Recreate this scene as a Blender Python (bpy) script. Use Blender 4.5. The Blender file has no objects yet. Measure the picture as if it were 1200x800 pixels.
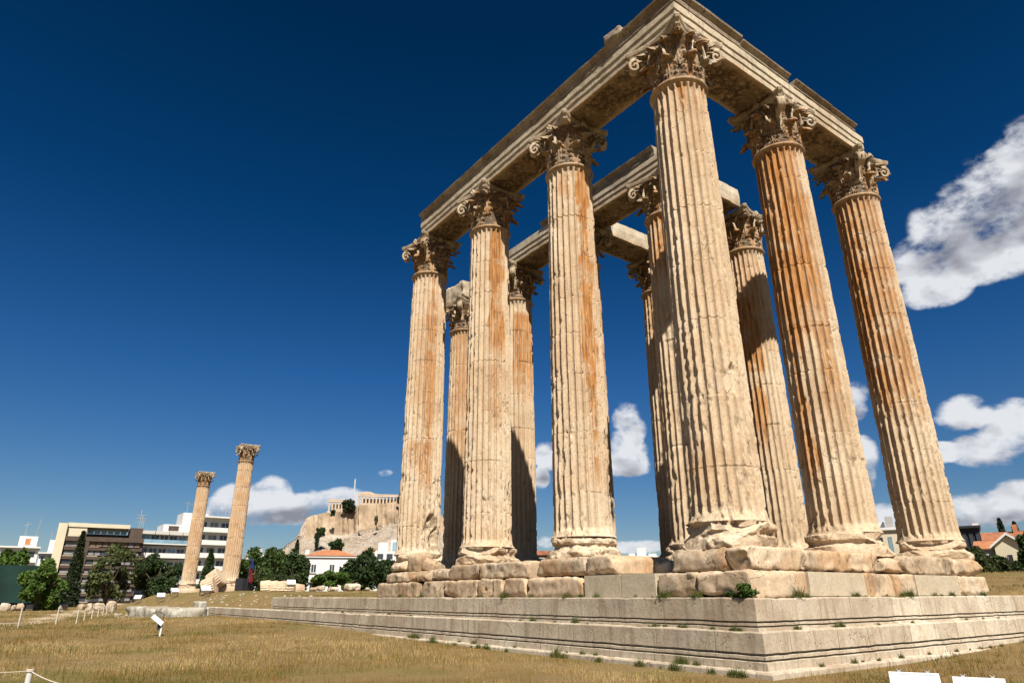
import bpy, math, random
import numpy as np
from mathutils import Vector, Matrix
rnd = random.Random(7)
sc = bpy.context.scene
COL = sc.collection
R = math.radians

# ---------------------------------------------------------------- camera
CAM = np.array([10.8765, -14.6971, -0.7433])
YAW, PIT, ROL, FPX = 2.51290, 0.365384, -0.0036424, 777.24
_f = np.array([math.cos(PIT)*math.cos(YAW), math.cos(PIT)*math.sin(YAW), math.sin(PIT)])
_r = np.array([math.sin(YAW), -math.cos(YAW), 0.0]); _u = np.cross(_r, _f)
_c, _s = math.cos(ROL), math.sin(ROL)
CR = _c*_r+_s*_u; CU = -_s*_r+_c*_u; CF = _f
cd = bpy.data.cameras.new('camera'); cam = bpy.data.objects.new('camera', cd); COL.objects.link(cam)
M = Matrix.Identity(4)
for i in range(3):
    M[i][0] = CR[i]; M[i][1] = CU[i]; M[i][2] = -CF[i]; M[i][3] = CAM[i]
cam.matrix_world = M
cd.sensor_width = 36; cd.lens = FPX/1200*36; cd.clip_end = 9000; cd.clip_start = 0.1
sc.camera = cam

# ---------------------------------------------------------------- light
SUN_AZ, SUN_EL = -23.4, 47.7
sd = bpy.data.lights.new('sun', 'SUN'); sun = bpy.data.objects.new('sun', sd); COL.objects.link(sun)
sd.energy = 4.8; sd.angle = R(0.53); sd.color = (1.0, 0.93, 0.83)
sv = Vector((math.cos(R(SUN_EL))*math.cos(R(SUN_AZ)), math.cos(R(SUN_EL))*math.sin(R(SUN_AZ)), math.sin(R(SUN_EL))))
sun.rotation_euler = sv.to_track_quat('Z', 'Y').to_euler(); sun.location = (30, -20, 40)
sc.view_settings.view_transform = 'Standard'; sc.view_settings.look = 'None'
sc.view_settings.exposure = 0.80; sc.view_settings.gamma = 1.0
sc.render.resolution_x = 1024; sc.render.resolution_y = 682
try:
    sc.cycles.max_bounces = 6; sc.cycles.diffuse_bounces = 2; sc.cycles.transparent_max_bounces = 6
except Exception: pass

def ray(px, py): return CF+(px-600)/FPX*CR+(400-py)/FPX*CU
def pt(px, py, D):            # world point on the sight line at horizontal distance D
    d = ray(px, py); h = math.hypot(d[0], d[1]); return CAM+d*(D/h)
def onz(px, py, z):
    d = ray(px, py); return CAM+d*((z-CAM[2])/d[2])
def gpt(px, py):
    z = -2.3
    for _ in range(12): p3 = onz(px, py, min(z, CAM[2]-.2)); z = float(zter(p3[0], p3[1]))
    return p3
def ony(px, py, Y):
    d = ray(px, py); return CAM+d*((Y-CAM[1])/d[1])
def onx(px, py, X):
    d = ray(px, py); return CAM+d*((X-CAM[0])/d[0])

# ---------------------------------------------------------------- sky with cumulus clouds
w = bpy.data.worlds.new('World'); sc.world = w; w.use_nodes = True
nt = w.node_tree; N = nt.nodes; L = nt.links; N.clear()
def nd(t, **k):
    n = N.new(t)
    for a, b in k.items(): setattr(n, a, b)
    return n
def mth(op, a, b=None, c=None, clamp=False):
    n = nd('ShaderNodeMath', operation=op); n.use_clamp = clamp
    for i, v in enumerate((a, b, c)):
        if v is None: continue
        if isinstance(v, (int, float)): n.inputs[i].default_value = v
        else: L.new(v, n.inputs[i])
    return n.outputs[0]
def vdot(a, v):
    n = nd('ShaderNodeVectorMath', operation='DOT_PRODUCT'); L.new(a, n.inputs[0]); n.inputs[1].default_value = tuple(v); return n.outputs['Value']
out = nd('ShaderNodeOutputWorld'); bg = nd('ShaderNodeBackground'); bg.inputs['Strength'].default_value = 0.050
sky = nd('ShaderNodeTexSky', sky_type='NISHITA'); sky.sun_disc = False
sky.sun_elevation = R(SUN_EL); sky.sun_rotation = R(90-SUN_AZ)
sky.altitude = 300; sky.air_density = 1.0; sky.dust_density = 0.6; sky.ozone_density = 3.5
hs = nd('ShaderNodeHueSaturation'); hs.inputs['Saturation'].default_value = 1.22; hs.inputs['Value'].default_value = 0.93
L.new(sky.outputs[0], hs.inputs['Color'])
geo = nd('ShaderNodeTexCoord'); DIR = geo.outputs['Generated']
# zenith darkening of a very clear, polarised sky: a gentle multiply by height above the horizon
elev = vdot(DIR, (0, 0, 1))
rmp = nd('ShaderNodeValToRGB'); L.new(elev, rmp.inputs[0])
SKYRAMP = [(0.0, (0.88, 0.84, 0.84)), (0.10, (0.64, 0.73, 0.83)), (0.3, (0.29, 0.61, 0.85)), (0.5, (0.06, 0.43, 0.63)), (0.72, (0.01, 0.30, 0.42))]
rmp.color_ramp.elements[0].position = 0; rmp.color_ramp.elements[0].color = (*SKYRAMP[0][1], 1)
rmp.color_ramp.elements[1].position = SKYRAMP[-1][0]; rmp.color_ramp.elements[1].color = (*SKYRAMP[-1][1], 1)
for q, c in SKYRAMP[1:-1]:
    e = rmp.color_ramp.elements.new(q); e.color = (*c, 1)
mul = nd('ShaderNodeMix', data_type='RGBA', blend_type='MULTIPLY'); mul.inputs[0].default_value = 1
L.new(hs.outputs[0], mul.inputs[6]); L.new(rmp.outputs[0], mul.inputs[7])
# cloud bodies: soft ellipses on the celestial sphere (px, py, half width, half height) turned into directions
CL = [(1210,175,48,44),(1165,220,60,48),(1120,262,52,52),(1200,250,55,50),(1165,300,65,34),(1090,305,48,38),(1095,342,42,22),
      (1000,468,22,26),(1015,535,18,28),(1125,482,32,24),(1185,492,38,28),(1165,525,55,24),(1100,530,28,14),(1150,596,58,24),(1195,585,36,26),(1030,604,26,18),(1105,602,40,18),
      (736,498,24,30),(728,532,34,28),(745,545,20,18),(640,532,16,22),(632,560,14,14),(745,640,40,9),(640,636,16,9),(1010,560,18,20),
      (262,600,34,20),(290,590,44,28),(318,578,26,24),(345,596,36,20),(372,588,28,16),(406,582,34,13),(430,586,28,10),(300,606,50,12),(452,554,13,6),(560,600,10,5)]
acc = None
for (px, py, a, b) in CL:
    c = ray(px, py); n0 = np.linalg.norm(c); c = c/n0
    t1 = np.cross(c, [0, 0, 1]); t1 /= np.linalg.norm(t1); t2 = np.cross(t1, c)
    # local scale: pixels per unit angle
    ra = a/FPX/n0; rb = b/FPX/n0
    cosang = float(c@CF); ra *= 1.0; 
    v1 = vdot(DIR, t1/ra); v2 = vdot(DIR, t2/rb)
    q = mth('ADD', mth('MULTIPLY', v1, v1), mth('MULTIPLY', v2, v2))
    fr = mth('GREATER_THAN', vdot(DIR, c), 0.0)
    m = mth('MULTIPLY', mth('SUBTRACT', 1.0, q), fr, clamp=False)
    m = mth('MAXIMUM', m, 0.0)
    acc = m if acc is None else mth('ADD', acc, m)
body = mth('MINIMUM', acc, 0.80)
shade = None
for (px, py, a, b) in [(1175,262,85,42),(1225,235,60,52),(1120,300,50,26),(1172,548,62,18),(1120,505,32,14),(1165,612,75,16),(738,552,26,18),(300,610,62,16),(370,604,60,14),(640,556,18,12),(1012,560,20,18),(1000,486,20,12)]:
    c = ray(px, py); n0 = np.linalg.norm(c); c = c/n0; t1 = np.cross(c, [0, 0, 1]); t1 /= np.linalg.norm(t1); t2 = np.cross(t1, c)
    v1 = vdot(DIR, t1/(a/FPX/n0)); v2 = vdot(DIR, t2/(b/FPX/n0))
    m = mth('MULTIPLY', mth('MAXIMUM', mth('SUBTRACT', 1.0, mth('ADD', mth('MULTIPLY', v1, v1), mth('MULTIPLY', v2, v2))), 0.0), mth('GREATER_THAN', vdot(DIR, c), 0.0))
    shade = m if shade is None else mth('ADD', shade, m)
shade = mth('MINIMUM', shade, 1.0)
def cloudnoise(off, scale, det=8.0, rough=0.58):
    mp = nd('ShaderNodeMapping'); L.new(DIR, mp.inputs[0]); mp.inputs['Location'].default_value = off; mp.inputs['Scale'].default_value = (1, 1, 1.5)
    n = nd('ShaderNodeTexNoise'); n.inputs['Scale'].default_value = scale; n.inputs['Detail'].default_value = det; n.inputs['Roughness'].default_value = rough
    L.new(mp.outputs[0], n.inputs['Vector']); return n.outputs['Fac']
so = Vector((0.0, 0.0, 0.012)) + Vector((sv.x, sv.y, 0))*0.006
n1 = cloudnoise((0, 0, 0), 15); r1 = cloudnoise((0, 0, 0), 13, 3.5, .5); r2 = cloudnoise(tuple(so*1.5), 13, 3.5, .5); n3 = cloudnoise((3, 1, 2), 5, 3); n4 = cloudnoise((1, 4, 2), 42, 6, 0.62)
dens = mth('ADD', mth('ADD', mth('MULTIPLY', body, 1.0), mth('MULTIPLY', mth('SUBTRACT', n1, 0.50), 3.3)), mth('MULTIPLY', mth('SUBTRACT', n4, 0.5), 0.6))
edge = mth('MULTIPLY', mth('GREATER_THAN', body, 0.001), 1.0)
alpha = nd('ShaderNodeMapRange', interpolation_type='SMOOTHSTEP'); L.new(dens, alpha.inputs[0])
alpha.inputs[1].default_value = 0.04; alpha.inputs[2].default_value = 0.86
soft = nd('ShaderNodeMapRange', interpolation_type='SMOOTHSTEP'); L.new(body, soft.inputs[0]); soft.inputs[1].default_value = 0.0; soft.inputs[2].default_value = 0.30
al = mth('MULTIPLY', mth('MULTIPLY', alpha.outputs[0], soft.outputs[0]), 0.97)
# cloud shading painted into the colour: offset noise relief, thickness and hand-placed grey ellipses
rel = mth('ADD', 0.5, mth('MULTIPLY', mth('SUBTRACT', r1, r2), 6.0), clamp=True)
smooth_d = mth('ADD', body, mth('MULTIPLY', mth('SUBTRACT', r1, 0.5), 1.3))
thick = nd('ShaderNodeMapRange', interpolation_type='SMOOTHSTEP'); L.new(smooth_d, thick.inputs[0]); thick.inputs[1].default_value = 0.3; thick.inputs[2].default_value = 1.0
sh = mth('SUBTRACT', mth('ADD', mth('MULTIPLY', rel, 0.50), 0.68), mth('ADD', mth('MULTIPLY', thick.outputs[0], mth('MULTIPLY', n3, 0.22)), mth('MULTIPLY', shade, mth('ADD', 0.35, mth('MULTIPLY', r1, 0.55)))), clamp=True)
cr = nd('ShaderNodeValToRGB'); L.new(sh, cr.inputs[0])
cr.color_ramp.elements[0].color = (0.29, 0.30, 0.36, 1); cr.color_ramp.elements[1].color = (0.86, 0.88, 0.92, 1); cr.color_ramp.elements[1].position = 0.85
CLOUDGAIN = 10.6
cg = nd('ShaderNodeVectorMath', operation='SCALE'); L.new(cr.outputs[0], cg.inputs[0]); cg.inputs['Scale'].default_value = CLOUDGAIN
mx = nd('ShaderNodeMix', data_type='RGBA'); L.new(al, mx.inputs[0]); L.new(mul.outputs[2], mx.inputs[6]); L.new(cg.outputs[0], mx.inputs[7])
L.new(mx.outputs[2], bg.inputs['Color']); L.new(bg.outputs[0], out.inputs[0])

# ---------------------------------------------------------------- noise in numpy
def _hash(ix, iy, iz, seed):
    h = (ix.astype(np.int64)*374761393 + iy.astype(np.int64)*668265263 + iz.astype(np.int64)*2147483647 + seed*974634777) & 0xffffffff
    h = ((h ^ (h >> 13))*1274126177) & 0xffffffff
    h = ((h ^ (h >> 16))*2246822519) & 0xffffffff
    return ((h ^ (h >> 15)) & 0xffffff)/float(0xffffff)
def vnoise(P, seed=0):
    P = np.asarray(P, float); I = np.floor(P); F = P-I; F = F*F*(3-2*F); I = I.astype(np.int64)
    r = 0
    for a in (0, 1):
        for b in (0, 1):
            for c in (0, 1):
                wgt = (F[..., 0] if a else 1-F[..., 0])*(F[..., 1] if b else 1-F[..., 1])*(F[..., 2] if c else 1-F[..., 2])
                r = r+wgt*_hash(I[..., 0]+a, I[..., 1]+b, I[..., 2]+c, seed)
    return r
def fbm(P, seed=0, oct=4, gain=0.5):
    P = np.asarray(P, float); s = 0; a = 1; t = 0
    for o in range(oct):
        s = s+a*vnoise(P*(2**o)+o*17.3, seed+o); t += a; a *= gain
    return s/t
def sstep(a, b, x):
    t = np.clip((x-a)/(b-a), 0, 1); return t*t*(3-2*t)

# ---------------------------------------------------------------- materials
class NT:
    def __init__(s, m): s.n = m.node_tree.nodes; s.l = m.node_tree.links
    def new(s, t, **k):
        n = s.n.new(t)
        for a, b in k.items(): setattr(n, a, b)
        return n
    def noise(s, vec, scale, det=5, rough=0.55, stretch=None, loc=None):
        if stretch or loc:
            mp = s.new('ShaderNodeMapping'); s.l.new(vec, mp.inputs[0])
            if stretch: mp.inputs['Scale'].default_value = stretch
            if loc: mp.inputs['Location'].default_value = loc
            vec = mp.outputs[0]
        n = s.new('ShaderNodeTexNoise'); n.inputs['Scale'].default_value = scale; n.inputs['Detail'].default_value = det; n.inputs['Roughness'].default_value = rough
        s.l.new(vec, n.inputs['Vector']); return n.outputs['Fac']
    def ramp(s, fac, stops):
        r = s.new('ShaderNodeValToRGB'); s.l.new(fac, r.inputs[0]); e = r.color_ramp.elements
        e[0].position = stops[0][0]; e[0].color = (*stops[0][1], 1); e[1].position = stops[-1][0]; e[1].color = (*stops[-1][1], 1)
        for p, c in stops[1:-1]:
            x = e.new(p); x.color = (*c, 1)
        return r.outputs[0]
    def mr(s, fac, a, b, lo=0, hi=1):
        r = s.new('ShaderNodeMapRange', interpolation_type='SMOOTHSTEP'); s.l.new(fac, r.inputs[0])
        for i, v in enumerate((a, b, lo, hi)): r.inputs[i+1].default_value = v
        return r.outputs[0]
    def mix(s, fac, a, b, mode='MIX'):
        m = s.new('ShaderNodeMix', data_type='RGBA', blend_type=mode)
        if isinstance(fac, (int, float)): m.inputs[0].default_value = fac
        else: s.l.new(fac, m.inputs[0])
        for i, v in ((6, a), (7, b)):
            if isinstance(v, tuple): m.inputs[i].default_value = (*v, 1)
            else: s.l.new(v, m.inputs[i])
        return m.outputs[2]
    def m(s, op, a, b):
        n = s.new('ShaderNodeMath', operation=op)
        for i, v in ((0, a), (1, b)):
            if isinstance(v, (int, float)): n.inputs[i].default_value = v
            else: s.l.new(v, n.inputs[i])
        return n.outputs[0]
def newmat(name):
    m = bpy.data.materials.new(name); m.use_nodes = True; b = m.node_tree.nodes['Principled BSDF']
    b.inputs['Specular IOR Level'].default_value = 0.25
    return m, NT(m), b
def simple(name, col, rough=0.8, var=0.12, scale=3.0, metal=0.0, spec=0.25):
    col = tuple(c*.84 for c in col)
    m, t, b = newmat(name); g = t.new('ShaderNodeNewGeometry')
    n = t.noise(g.outputs['Position'], scale, 5)
    lo = tuple(c*(1-var) for c in col); hi = tuple(min(1, c*(1+var)) for c in col)
    t.l.new(t.ramp(n, [(0.3, lo), (0.7, hi)]), b.inputs['Base Color']); b.inputs['Roughness'].default_value = rough; b.inputs['Metallic'].default_value = metal
    b.inputs['Specular IOR Level'].default_value = spec
    return m
def stone(name, base=(0.60, 0.475, 0.35), dark=(0.40, 0.30, 0.21), pale=(0.66, 0.56, 0.45), bump=0.5, grime_shade=0.55, stain=True, streak=0.3, bscale=9.0, moss=0.0, pits=0.8, joints=None, tone=0.0, cracks=0.8):
    base, dark, pale = [(q[0]*.82, q[1]*.82, q[2]*.765) for q in (base, dark, pale)]
    m, t, b = newmat(name); g = t.new('ShaderNodeNewGeometry'); P = g.outputs['Position']
    big = t.noise(P, 0.55, 5, 0.6); mid = t.noise(P, 2.6, 6, 0.62); fine = t.noise(P, 14, 6, 0.68)
    stv = t.noise(P, 2.4, 6, 0.6, stretch=(2.2, 2.2, 0.22)); 
    c = t.ramp(big, [(0.32, dark), (0.46, base), (0.66, pale)])
    c = t.mix(t.mr(mid, 0.45, 0.72, 0, 0.55), c, dark)
    c = t.mix(t.mr(stv, 0.52, 0.66, 0, streak), c, tuple(x*0.62 for x in dark))
    c = t.mix(t.mr(fine, 0.35, 0.62, 0.38, 0.0), c, tuple(x*0.55 for x in dark))
    if stain:
        at = t.new('ShaderNodeAttribute', attribute_name='stain')
        sn = t.noise(P, 1.8, 6, 0.65, stretch=(5, 5, 0.35), loc=(3, 1, 7)); sn2 = t.noise(P, 1.1, 4, 0.6, loc=(7, 1, 3))
        f = t.m('MULTIPLY', at.outputs['Fac'], t.mr(sn, 0.34, 0.52, 0.5, 1.0)); f = t.m('MULTIPLY', f, t.mr(sn2, 0.34, 0.48, 0.40, 1.0))
        oc = t.ramp(t.noise(P, 3.0, 5, 0.6, stretch=(4, 4, 0.5)), [(0.3, (0.17, 0.068, 0.018)), (0.5, (0.36, 0.160, 0.045)), (0.7, (0.46, 0.27, 0.12))])
        c = t.mix(f, c, oc)
        at2 = t.new('ShaderNodeAttribute', attribute_name='grime_shade'); gn = t.noise(P, 6, 6, 0.7, loc=(1, 9, 3))
        c = t.mix(t.m('MULTIPLY', at2.outputs['Fac'], t.mr(gn, 0.3, 0.55, 0.25, 1.0)), c, (0.085, 0.058, 0.038))  # dark layer: random dirt, plus shade painted on beam soffits and capitals
    dk = t.noise(P, 4.2, 9, 0.74, loc=(5, 5, 5))
    c = t.mix(t.mr(dk, 0.60, 0.70, 0, grime_shade), c, (0.10, 0.078, 0.055))
    h = t.m('ADD', t.m('MULTIPLY', t.noise(P, bscale, 8, 0.66), 0.7), t.m('MULTIPLY', t.noise(P, bscale*4.5, 6, 0.7), 0.3))
    vo = t.new('ShaderNodeTexVoronoi'); vo.inputs['Scale'].default_value = 11.0
    wv = t.new('ShaderNodeMapping'); t.l.new(P, wv.inputs[0]); wv.inputs['Scale'].default_value = (1, 1, 0.6); t.l.new(wv.outputs[0], vo.inputs['Vector'])
    pm = t.m('MULTIPLY', t.mr(vo.outputs['Distance'], 0.14, 0.22, 1, 0), t.mr(t.noise(P, 1.3, 4, 0.6, loc=(2, 8, 1)), 0.54, 0.62, 0, 1))
    c = t.mix(t.m('MULTIPLY', pm, pits), c, (0.10, 0.07, 0.045))
    h = t.m('SUBTRACT', h, t.m('MULTIPLY', pm, 0.6))
    if joints:      # thin upright joints between the blocks of a course
        sx = t.new('ShaderNodeSeparateXYZ'); t.l.new(P, sx.inputs[0])
        for ax, per in joints:
            s0 = t.m('DIVIDE', sx.outputs[ax], per); fl = t.m('FLOOR', s0, 0); fr = t.m('SUBTRACT', s0, fl)
            wn = t.new('ShaderNodeTexWhiteNoise', noise_dimensions='1D'); t.l.new(fl, wn.inputs['W'])
            ps = t.m('ADD', 0.3, t.m('MULTIPLY', wn.outputs['Value'], 0.4))
            jd = t.m('ABSOLUTE', t.m('SUBTRACT', fr, ps), 0)
            # only on the faces that look along the other axis
            nn = t.new('ShaderNodeSeparateXYZ'); t.l.new(g.outputs['Normal'], nn.inputs[0])
            face = t.m('GREATER_THAN', t.m('ABSOLUTE', nn.outputs[1-ax], 0), 0.5)
            jm = t.m('MULTIPLY', t.m('LESS_THAN', jd, 0.011/per), face)
            c = t.mix(t.m('MULTIPLY', jm, 0.75), c, (0.13, 0.10, 0.075)); h = t.m('SUBTRACT', h, jm)
            # every block keeps a tone of its own
            cell = t.m('ADD', fl, t.m('GREATER_THAN', fr, ps)); wn2 = t.new('ShaderNodeTexWhiteNoise', noise_dimensions='1D'); t.l.new(t.m('ADD', cell, 0.37), wn2.inputs['W'])
            c = t.mix(t.m('MULTIPLY', t.m('MULTIPLY', wn2.outputs['Value'], face), 0.42), c, tuple(x*0.6 for x in dark))
    wp = t.new('ShaderNodeVectorMath', operation='ADD'); wn0 = t.new('ShaderNodeTexNoise'); wn0.inputs['Scale'].default_value = 1.6; wn0.inputs['Detail'].default_value = 5; t.l.new(P, wn0.inputs['Vector'])
    t.l.new(P, wp.inputs[0]); t.l.new(wn0.outputs['Color'], wp.inputs[1])
    cv = t.new('ShaderNodeTexVoronoi', feature='DISTANCE_TO_EDGE'); cv.inputs['Scale'].default_value = 0.85; t.l.new(wp.outputs[0], cv.inputs['Vector'])
    cm = t.m('MULTIPLY', t.mr(cv.outputs['Distance'], 0.002, 0.010, 1, 0), t.mr(t.noise(P, 0.8, 3, 0.5, loc=(6, 2, 9)), 0.50, 0.60, 0, cracks))
    c = t.mix(cm, c, (0.12, 0.08, 0.05)); h = t.m('SUBTRACT', h, t.m('MULTIPLY', cm, 1.2))
    if moss:
        c = t.mix(t.mr(t.noise(P, 0.9, 6, 0.7, loc=(4, 4, 4)), 0.5, 0.66, 0, moss), c, (0.27, 0.22, 0.17))
    t.l.new(c, b.inputs['Base Color']); b.inputs['Roughness'].default_value = 0.88; b.inputs['Specular IOR Level'].default_value = 0.15
    bp = t.new('ShaderNodeBump'); bp.inputs['Strength'].default_value = bump; bp.inputs['Distance'].default_value = 0.03
    t.l.new(h, bp.inputs['Height']); t.l.new(bp.outputs[0], b.inputs['Normal'])
    return m
M_SHAFT = stone('weathered_marble', base=(0.66, 0.515, 0.375), dark=(0.52, 0.38, 0.26), pale=(0.72, 0.60, 0.47), grime_shade=0.35, bump=0.45)
M_CAP = stone('carved_marble', base=(0.55, 0.44, 0.32), dark=(0.33, 0.23, 0.15), pale=(0.64, 0.54, 0.42), grime_shade=0.75, bump=0.6)
M_BEAM = stone('beam_marble', base=(0.64, 0.54, 0.42), dark=(0.50, 0.39, 0.28), pale=(0.70, 0.62, 0.50), grime_shade=0.45, streak=0.35)
M_CROWN = stone('crown_marble', base=(0.36, 0.28, 0.21), dark=(0.20, 0.14, 0.10), pale=(0.50, 0.42, 0.33), grime_shade=0.8, bump=0.9)
M_BLOCK = stone('block_stone', base=(0.66, 0.50, 0.36), dark=(0.52, 0.37, 0.25), pale=(0.72, 0.60, 0.47), grime_shade=0.3, bump=0.6)
M_BLOCK2 = stone('brown_block_stone', base=(0.54, 0.42, 0.31), dark=(0.40, 0.28, 0.18), pale=(0.62, 0.50, 0.38), grime_shade=0.45, bump=0.8)
M_SLAB = stone('new_marble', stain=False, cracks=0.2, base=(0.58, 0.49, 0.38), dark=(0.52, 0.42, 0.31), pale=(0.62, 0.54, 0.44), grime_shade=0.1, bump=0.1, streak=0.12, pits=0.1)
M_STEP = stone('step_marble', base=(0.72, 0.62, 0.50), dark=(0.50, 0.38, 0.28), pale=(0.80, 0.73, 0.63), grime_shade=0.85, bump=0.6, streak=0.6, moss=0.35, cracks=0.45, pits=0.9, joints=[(0, 1.45), (1, 1.6)])
M_WALLSTONE = stone('grey_ruin_stone', base=(0.50, 0.47, 0.41), dark=(0.30, 0.27, 0.22), pale=(0.62, 0.60, 0.54), grime_shade=0.9, bump=0.9)
M_FARCOL = stone('far_marble', base=(0.62, 0.46, 0.31), dark=(0.48, 0.33, 0.2), pale=(0.66, 0.52, 0.38), grime_shade=0.4)

# ---------------------------------------------------------------- object helpers
def tag(o, label=None, cat=None, group=None, kind=None):
    if label: o['label'] = label
    if cat: o['category'] = cat
    if group: o['group'] = group
    if kind: o['kind'] = kind
    return o
def empty(name, loc, rz=0.0, label=None, cat=None, group=None):
    o = bpy.data.objects.new(name, None); COL.objects.link(o); o.location = loc; o.rotation_euler = (0, 0, rz); o.empty_display_size = 0.3
    return tag(o, label, cat, group)
def mesh_np(name, V, F, mat=None, smooth=False):
    """V (n,3); F (m,k) all same k, or a list of such arrays"""
    me = bpy.data.meshes.new(name); V = np.ascontiguousarray(V, dtype=np.float32)
    Fs = F if isinstance(F, list) else [F]
    me.vertices.add(len(V)); me.vertices.foreach_set('co', V.ravel())
    nl = sum(f.size for f in Fs); npoly = sum(len(f) for f in Fs)
    me.loops.add(nl); me.polygons.add(npoly)
    me.loops.foreach_set('vertex_index', np.concatenate([f.ravel() for f in Fs]).astype(np.int32))
    tot = np.concatenate([np.full(len(f), f.shape[1]) for f in Fs]); st = np.concatenate([[0], np.cumsum(tot)[:-1]])
    me.polygons.foreach_set('loop_start', st.astype(np.int32))
    try: me.polygons.foreach_set('loop_total', tot.astype(np.int32))
    except Exception: pass
    me.polygons.foreach_set('use_smooth', np.full(npoly, bool(smooth)))
    me.update(calc_edges=True); me.validate()
    if mat: me.materials.append(mat)
    return me
def link(name, me, parent=None, loc=(0, 0, 0), rot=(0, 0, 0)):
    o = bpy.data.objects.new(name, me); COL.objects.link(o)
    if parent: o.parent = parent
    o.location = loc; o.rotation_euler = rot
    return o
def grid_faces(nr, nc, wrap=False):
    i = np.arange(nr-1)[:, None]; j = np.arange(nc if wrap else nc-1)[None, :]
    j2 = (j+1) % nc
    return np.stack([i*nc+j, i*nc+j2, (i+1)*nc+j2, (i+1)*nc+j], -1).reshape(-1, 4)
def attr(me, name, vals):
    a = me.attributes.new(name, 'FLOAT', 'POINT'); a.data.foreach_set('value', np.ascontiguousarray(vals, dtype=np.float32))
class MB:
    """collects simple solids into one mesh"""
    def __init__(s): s.v = []; s.f = []
    def add(s, V, F):
        b = len(s.v); s.v += [tuple(map(float, x)) for x in V]; s.f += [tuple(int(k)+b for k in f) for f in F]; return s
    def box(s, x0, x1, y0, y1, z0, z1, M=None, taper=0):
        t = taper
        V = [(x0, y0, z0), (x1, y0, z0), (x1, y1, z0), (x0, y1, z0), (x0+t, y0+t, z1), (x1-t, y0+t, z1), (x1-t, y1-t, z1), (x0+t, y1-t, z1)]
        if M is not None: V = [tuple(M @ Vector(v)) for v in V]
        return s.add(V, [(0, 3, 2, 1), (4, 5, 6, 7), (0, 1, 5, 4), (1, 2, 6, 5), (2, 3, 7, 6), (3, 0, 4, 7)])
    def tube(s, pts, r, n=8, cap=True):
        pts = [Vector(p) for p in pts]; rs = r if isinstance(r, (list, tuple)) else [r]*len(pts); V = []
        for i, p in enumerate(pts):
            d = (pts[min(i+1, len(pts)-1)]-pts[max(i-1, 0)]).normalized()
            a = d.cross(Vector((0, 0, 1)));
            if a.length < 1e-3: a = Vector((1, 0, 0))
            a.normalize(); b2 = d.cross(a)
            for k in range(n):
                t = 2*math.pi*k/n; V.append(p+(a*math.cos(t)+b2*math.sin(t))*rs[i])
        F = [(i*n+k, i*n+(k+1) % n, (i+1)*n+(k+1) % n, (i+1)*n+k) for i in range(len(pts)-1) for k in range(n)]
        if cap: F += [tuple(range(n))[::-1], tuple((len(pts)-1)*n+k for k in range(n))]
        return s.add(V, F)
    def prism(s, poly, y0, y1):      # poly in x,z ; extruded along y
        n = len(poly); V = [(x, y0, z) for x, z in poly]+[(x, y1, z) for x, z in poly]
        return s.add(V, [tuple(range(n)), tuple(range(n, 2*n))[::-1]]+[(i, i+n, (i+1) % n+n, (i+1) % n) for i in range(n)])
    def lathe(s, prof, n=16, c=(0, 0)):
        V = [(c[0]+r*math.cos(2*math.pi*k/n), c[1]+r*math.sin(2*math.pi*k/n), z) for r, z in prof for k in range(n)]
        F = [(i*n+k, i*n+(k+1) % n, (i+1)*n+(k+1) % n, (i+1)*n+k) for i in range(len(prof)-1) for k in range(n)]
        F += [tuple(range(n))[::-1], tuple((len(prof)-1)*n+k for k in range(n))]
        return s.add(V, F)
    def mesh(s, name, mat, smooth=False):
        me = bpy.data.meshes.new(name); me.from_pydata(s.v, [], s.f); me.update()
        if mat: me.materials.append(mat)
        if smooth: me.polygons.foreach_set('use_smooth', np.ones(len(me.polygons), bool))
        return me
    def build(s, name, mat, parent=None, smooth=False, **k): return link(name, s.mesh(name, mat, smooth), parent, **k)

# ---------------------------------------------------------------- terrain
def zter(x, y):
    x = np.asarray(x, float); y = np.asarray(y, float)
    field = -2.30+0.30*sstep(0, 30, -x)*sstep(-12, -3, y)*sstep(60, 40, -x)+0.22*sstep(0, 14, y)*sstep(-2, 2, x)
    field = field+0.12*(fbm(np.stack([x*.12, y*.12, 0*x], -1), 3, 3)-.5)
    plat = -0.90+0.62*sstep(22, 62, -x)+1.15*sstep(9, 26, y)*sstep(60, 20, -x)
    plat = plat+0.16*(fbm(np.stack([x*.25, y*.25, 0*x], -1), 9, 3)-.5)*sstep(17, 30, np.maximum(-x, y*1.5))
    # southern edge: sharp behind the steps, a grassy bank beyond their ends
    e = sstep(45.0, 48.0, -x); m = sstep(30.5, 33.0, -x)*(1-e)
    e2 = sstep(48, 80, -x); y0 = -2.0-1.8*e+2.6*e2; y1 = -1.25+3.2*m*(1-e)+4.5*e+2.2*e2
    wy = np.clip((y-y0)/(y1-y0), 0, 1); wy = wy*wy*(3-2*wy)
    wx = 1-np.clip((x-1.25)/0.75, 0, 1)
    we = sstep(125, 104, -x)
    base = field+(np.maximum(-1.50, field)-field)*m*sstep(-2.0, -1.6, y)
    return base+(plat-base)*wy*wx*we
def axis_pts(segs):
    a = []
    for (s0, s1, st) in segs: a += list(np.arange(s0, s1, st))
    return np.array(a+[segs[-1][1]])
xs = axis_pts([(-2600, -600, 100), (-600, -160, 12), (-160, -60, 1.6), (-60, -22, 0.5), (-22, 22, 0.22), (22, 60, 2), (60, 400, 20), (400, 1600, 100)])
ys = axis_pts([(-1200, -200, 60), (-200, -40, 8), (-40, -18, 1.2), (-18, 26, 0.22), (26, 70, 1.2), (70, 300, 10), (300, 3000, 100)])
X, Y = np.meshgrid(xs, ys); Z = zter(X, Y)
m, t, b = newmat('dry_grass_soil'); g = t.new('ShaderNodeNewGeometry'); P = g.outputs['Position']
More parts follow.
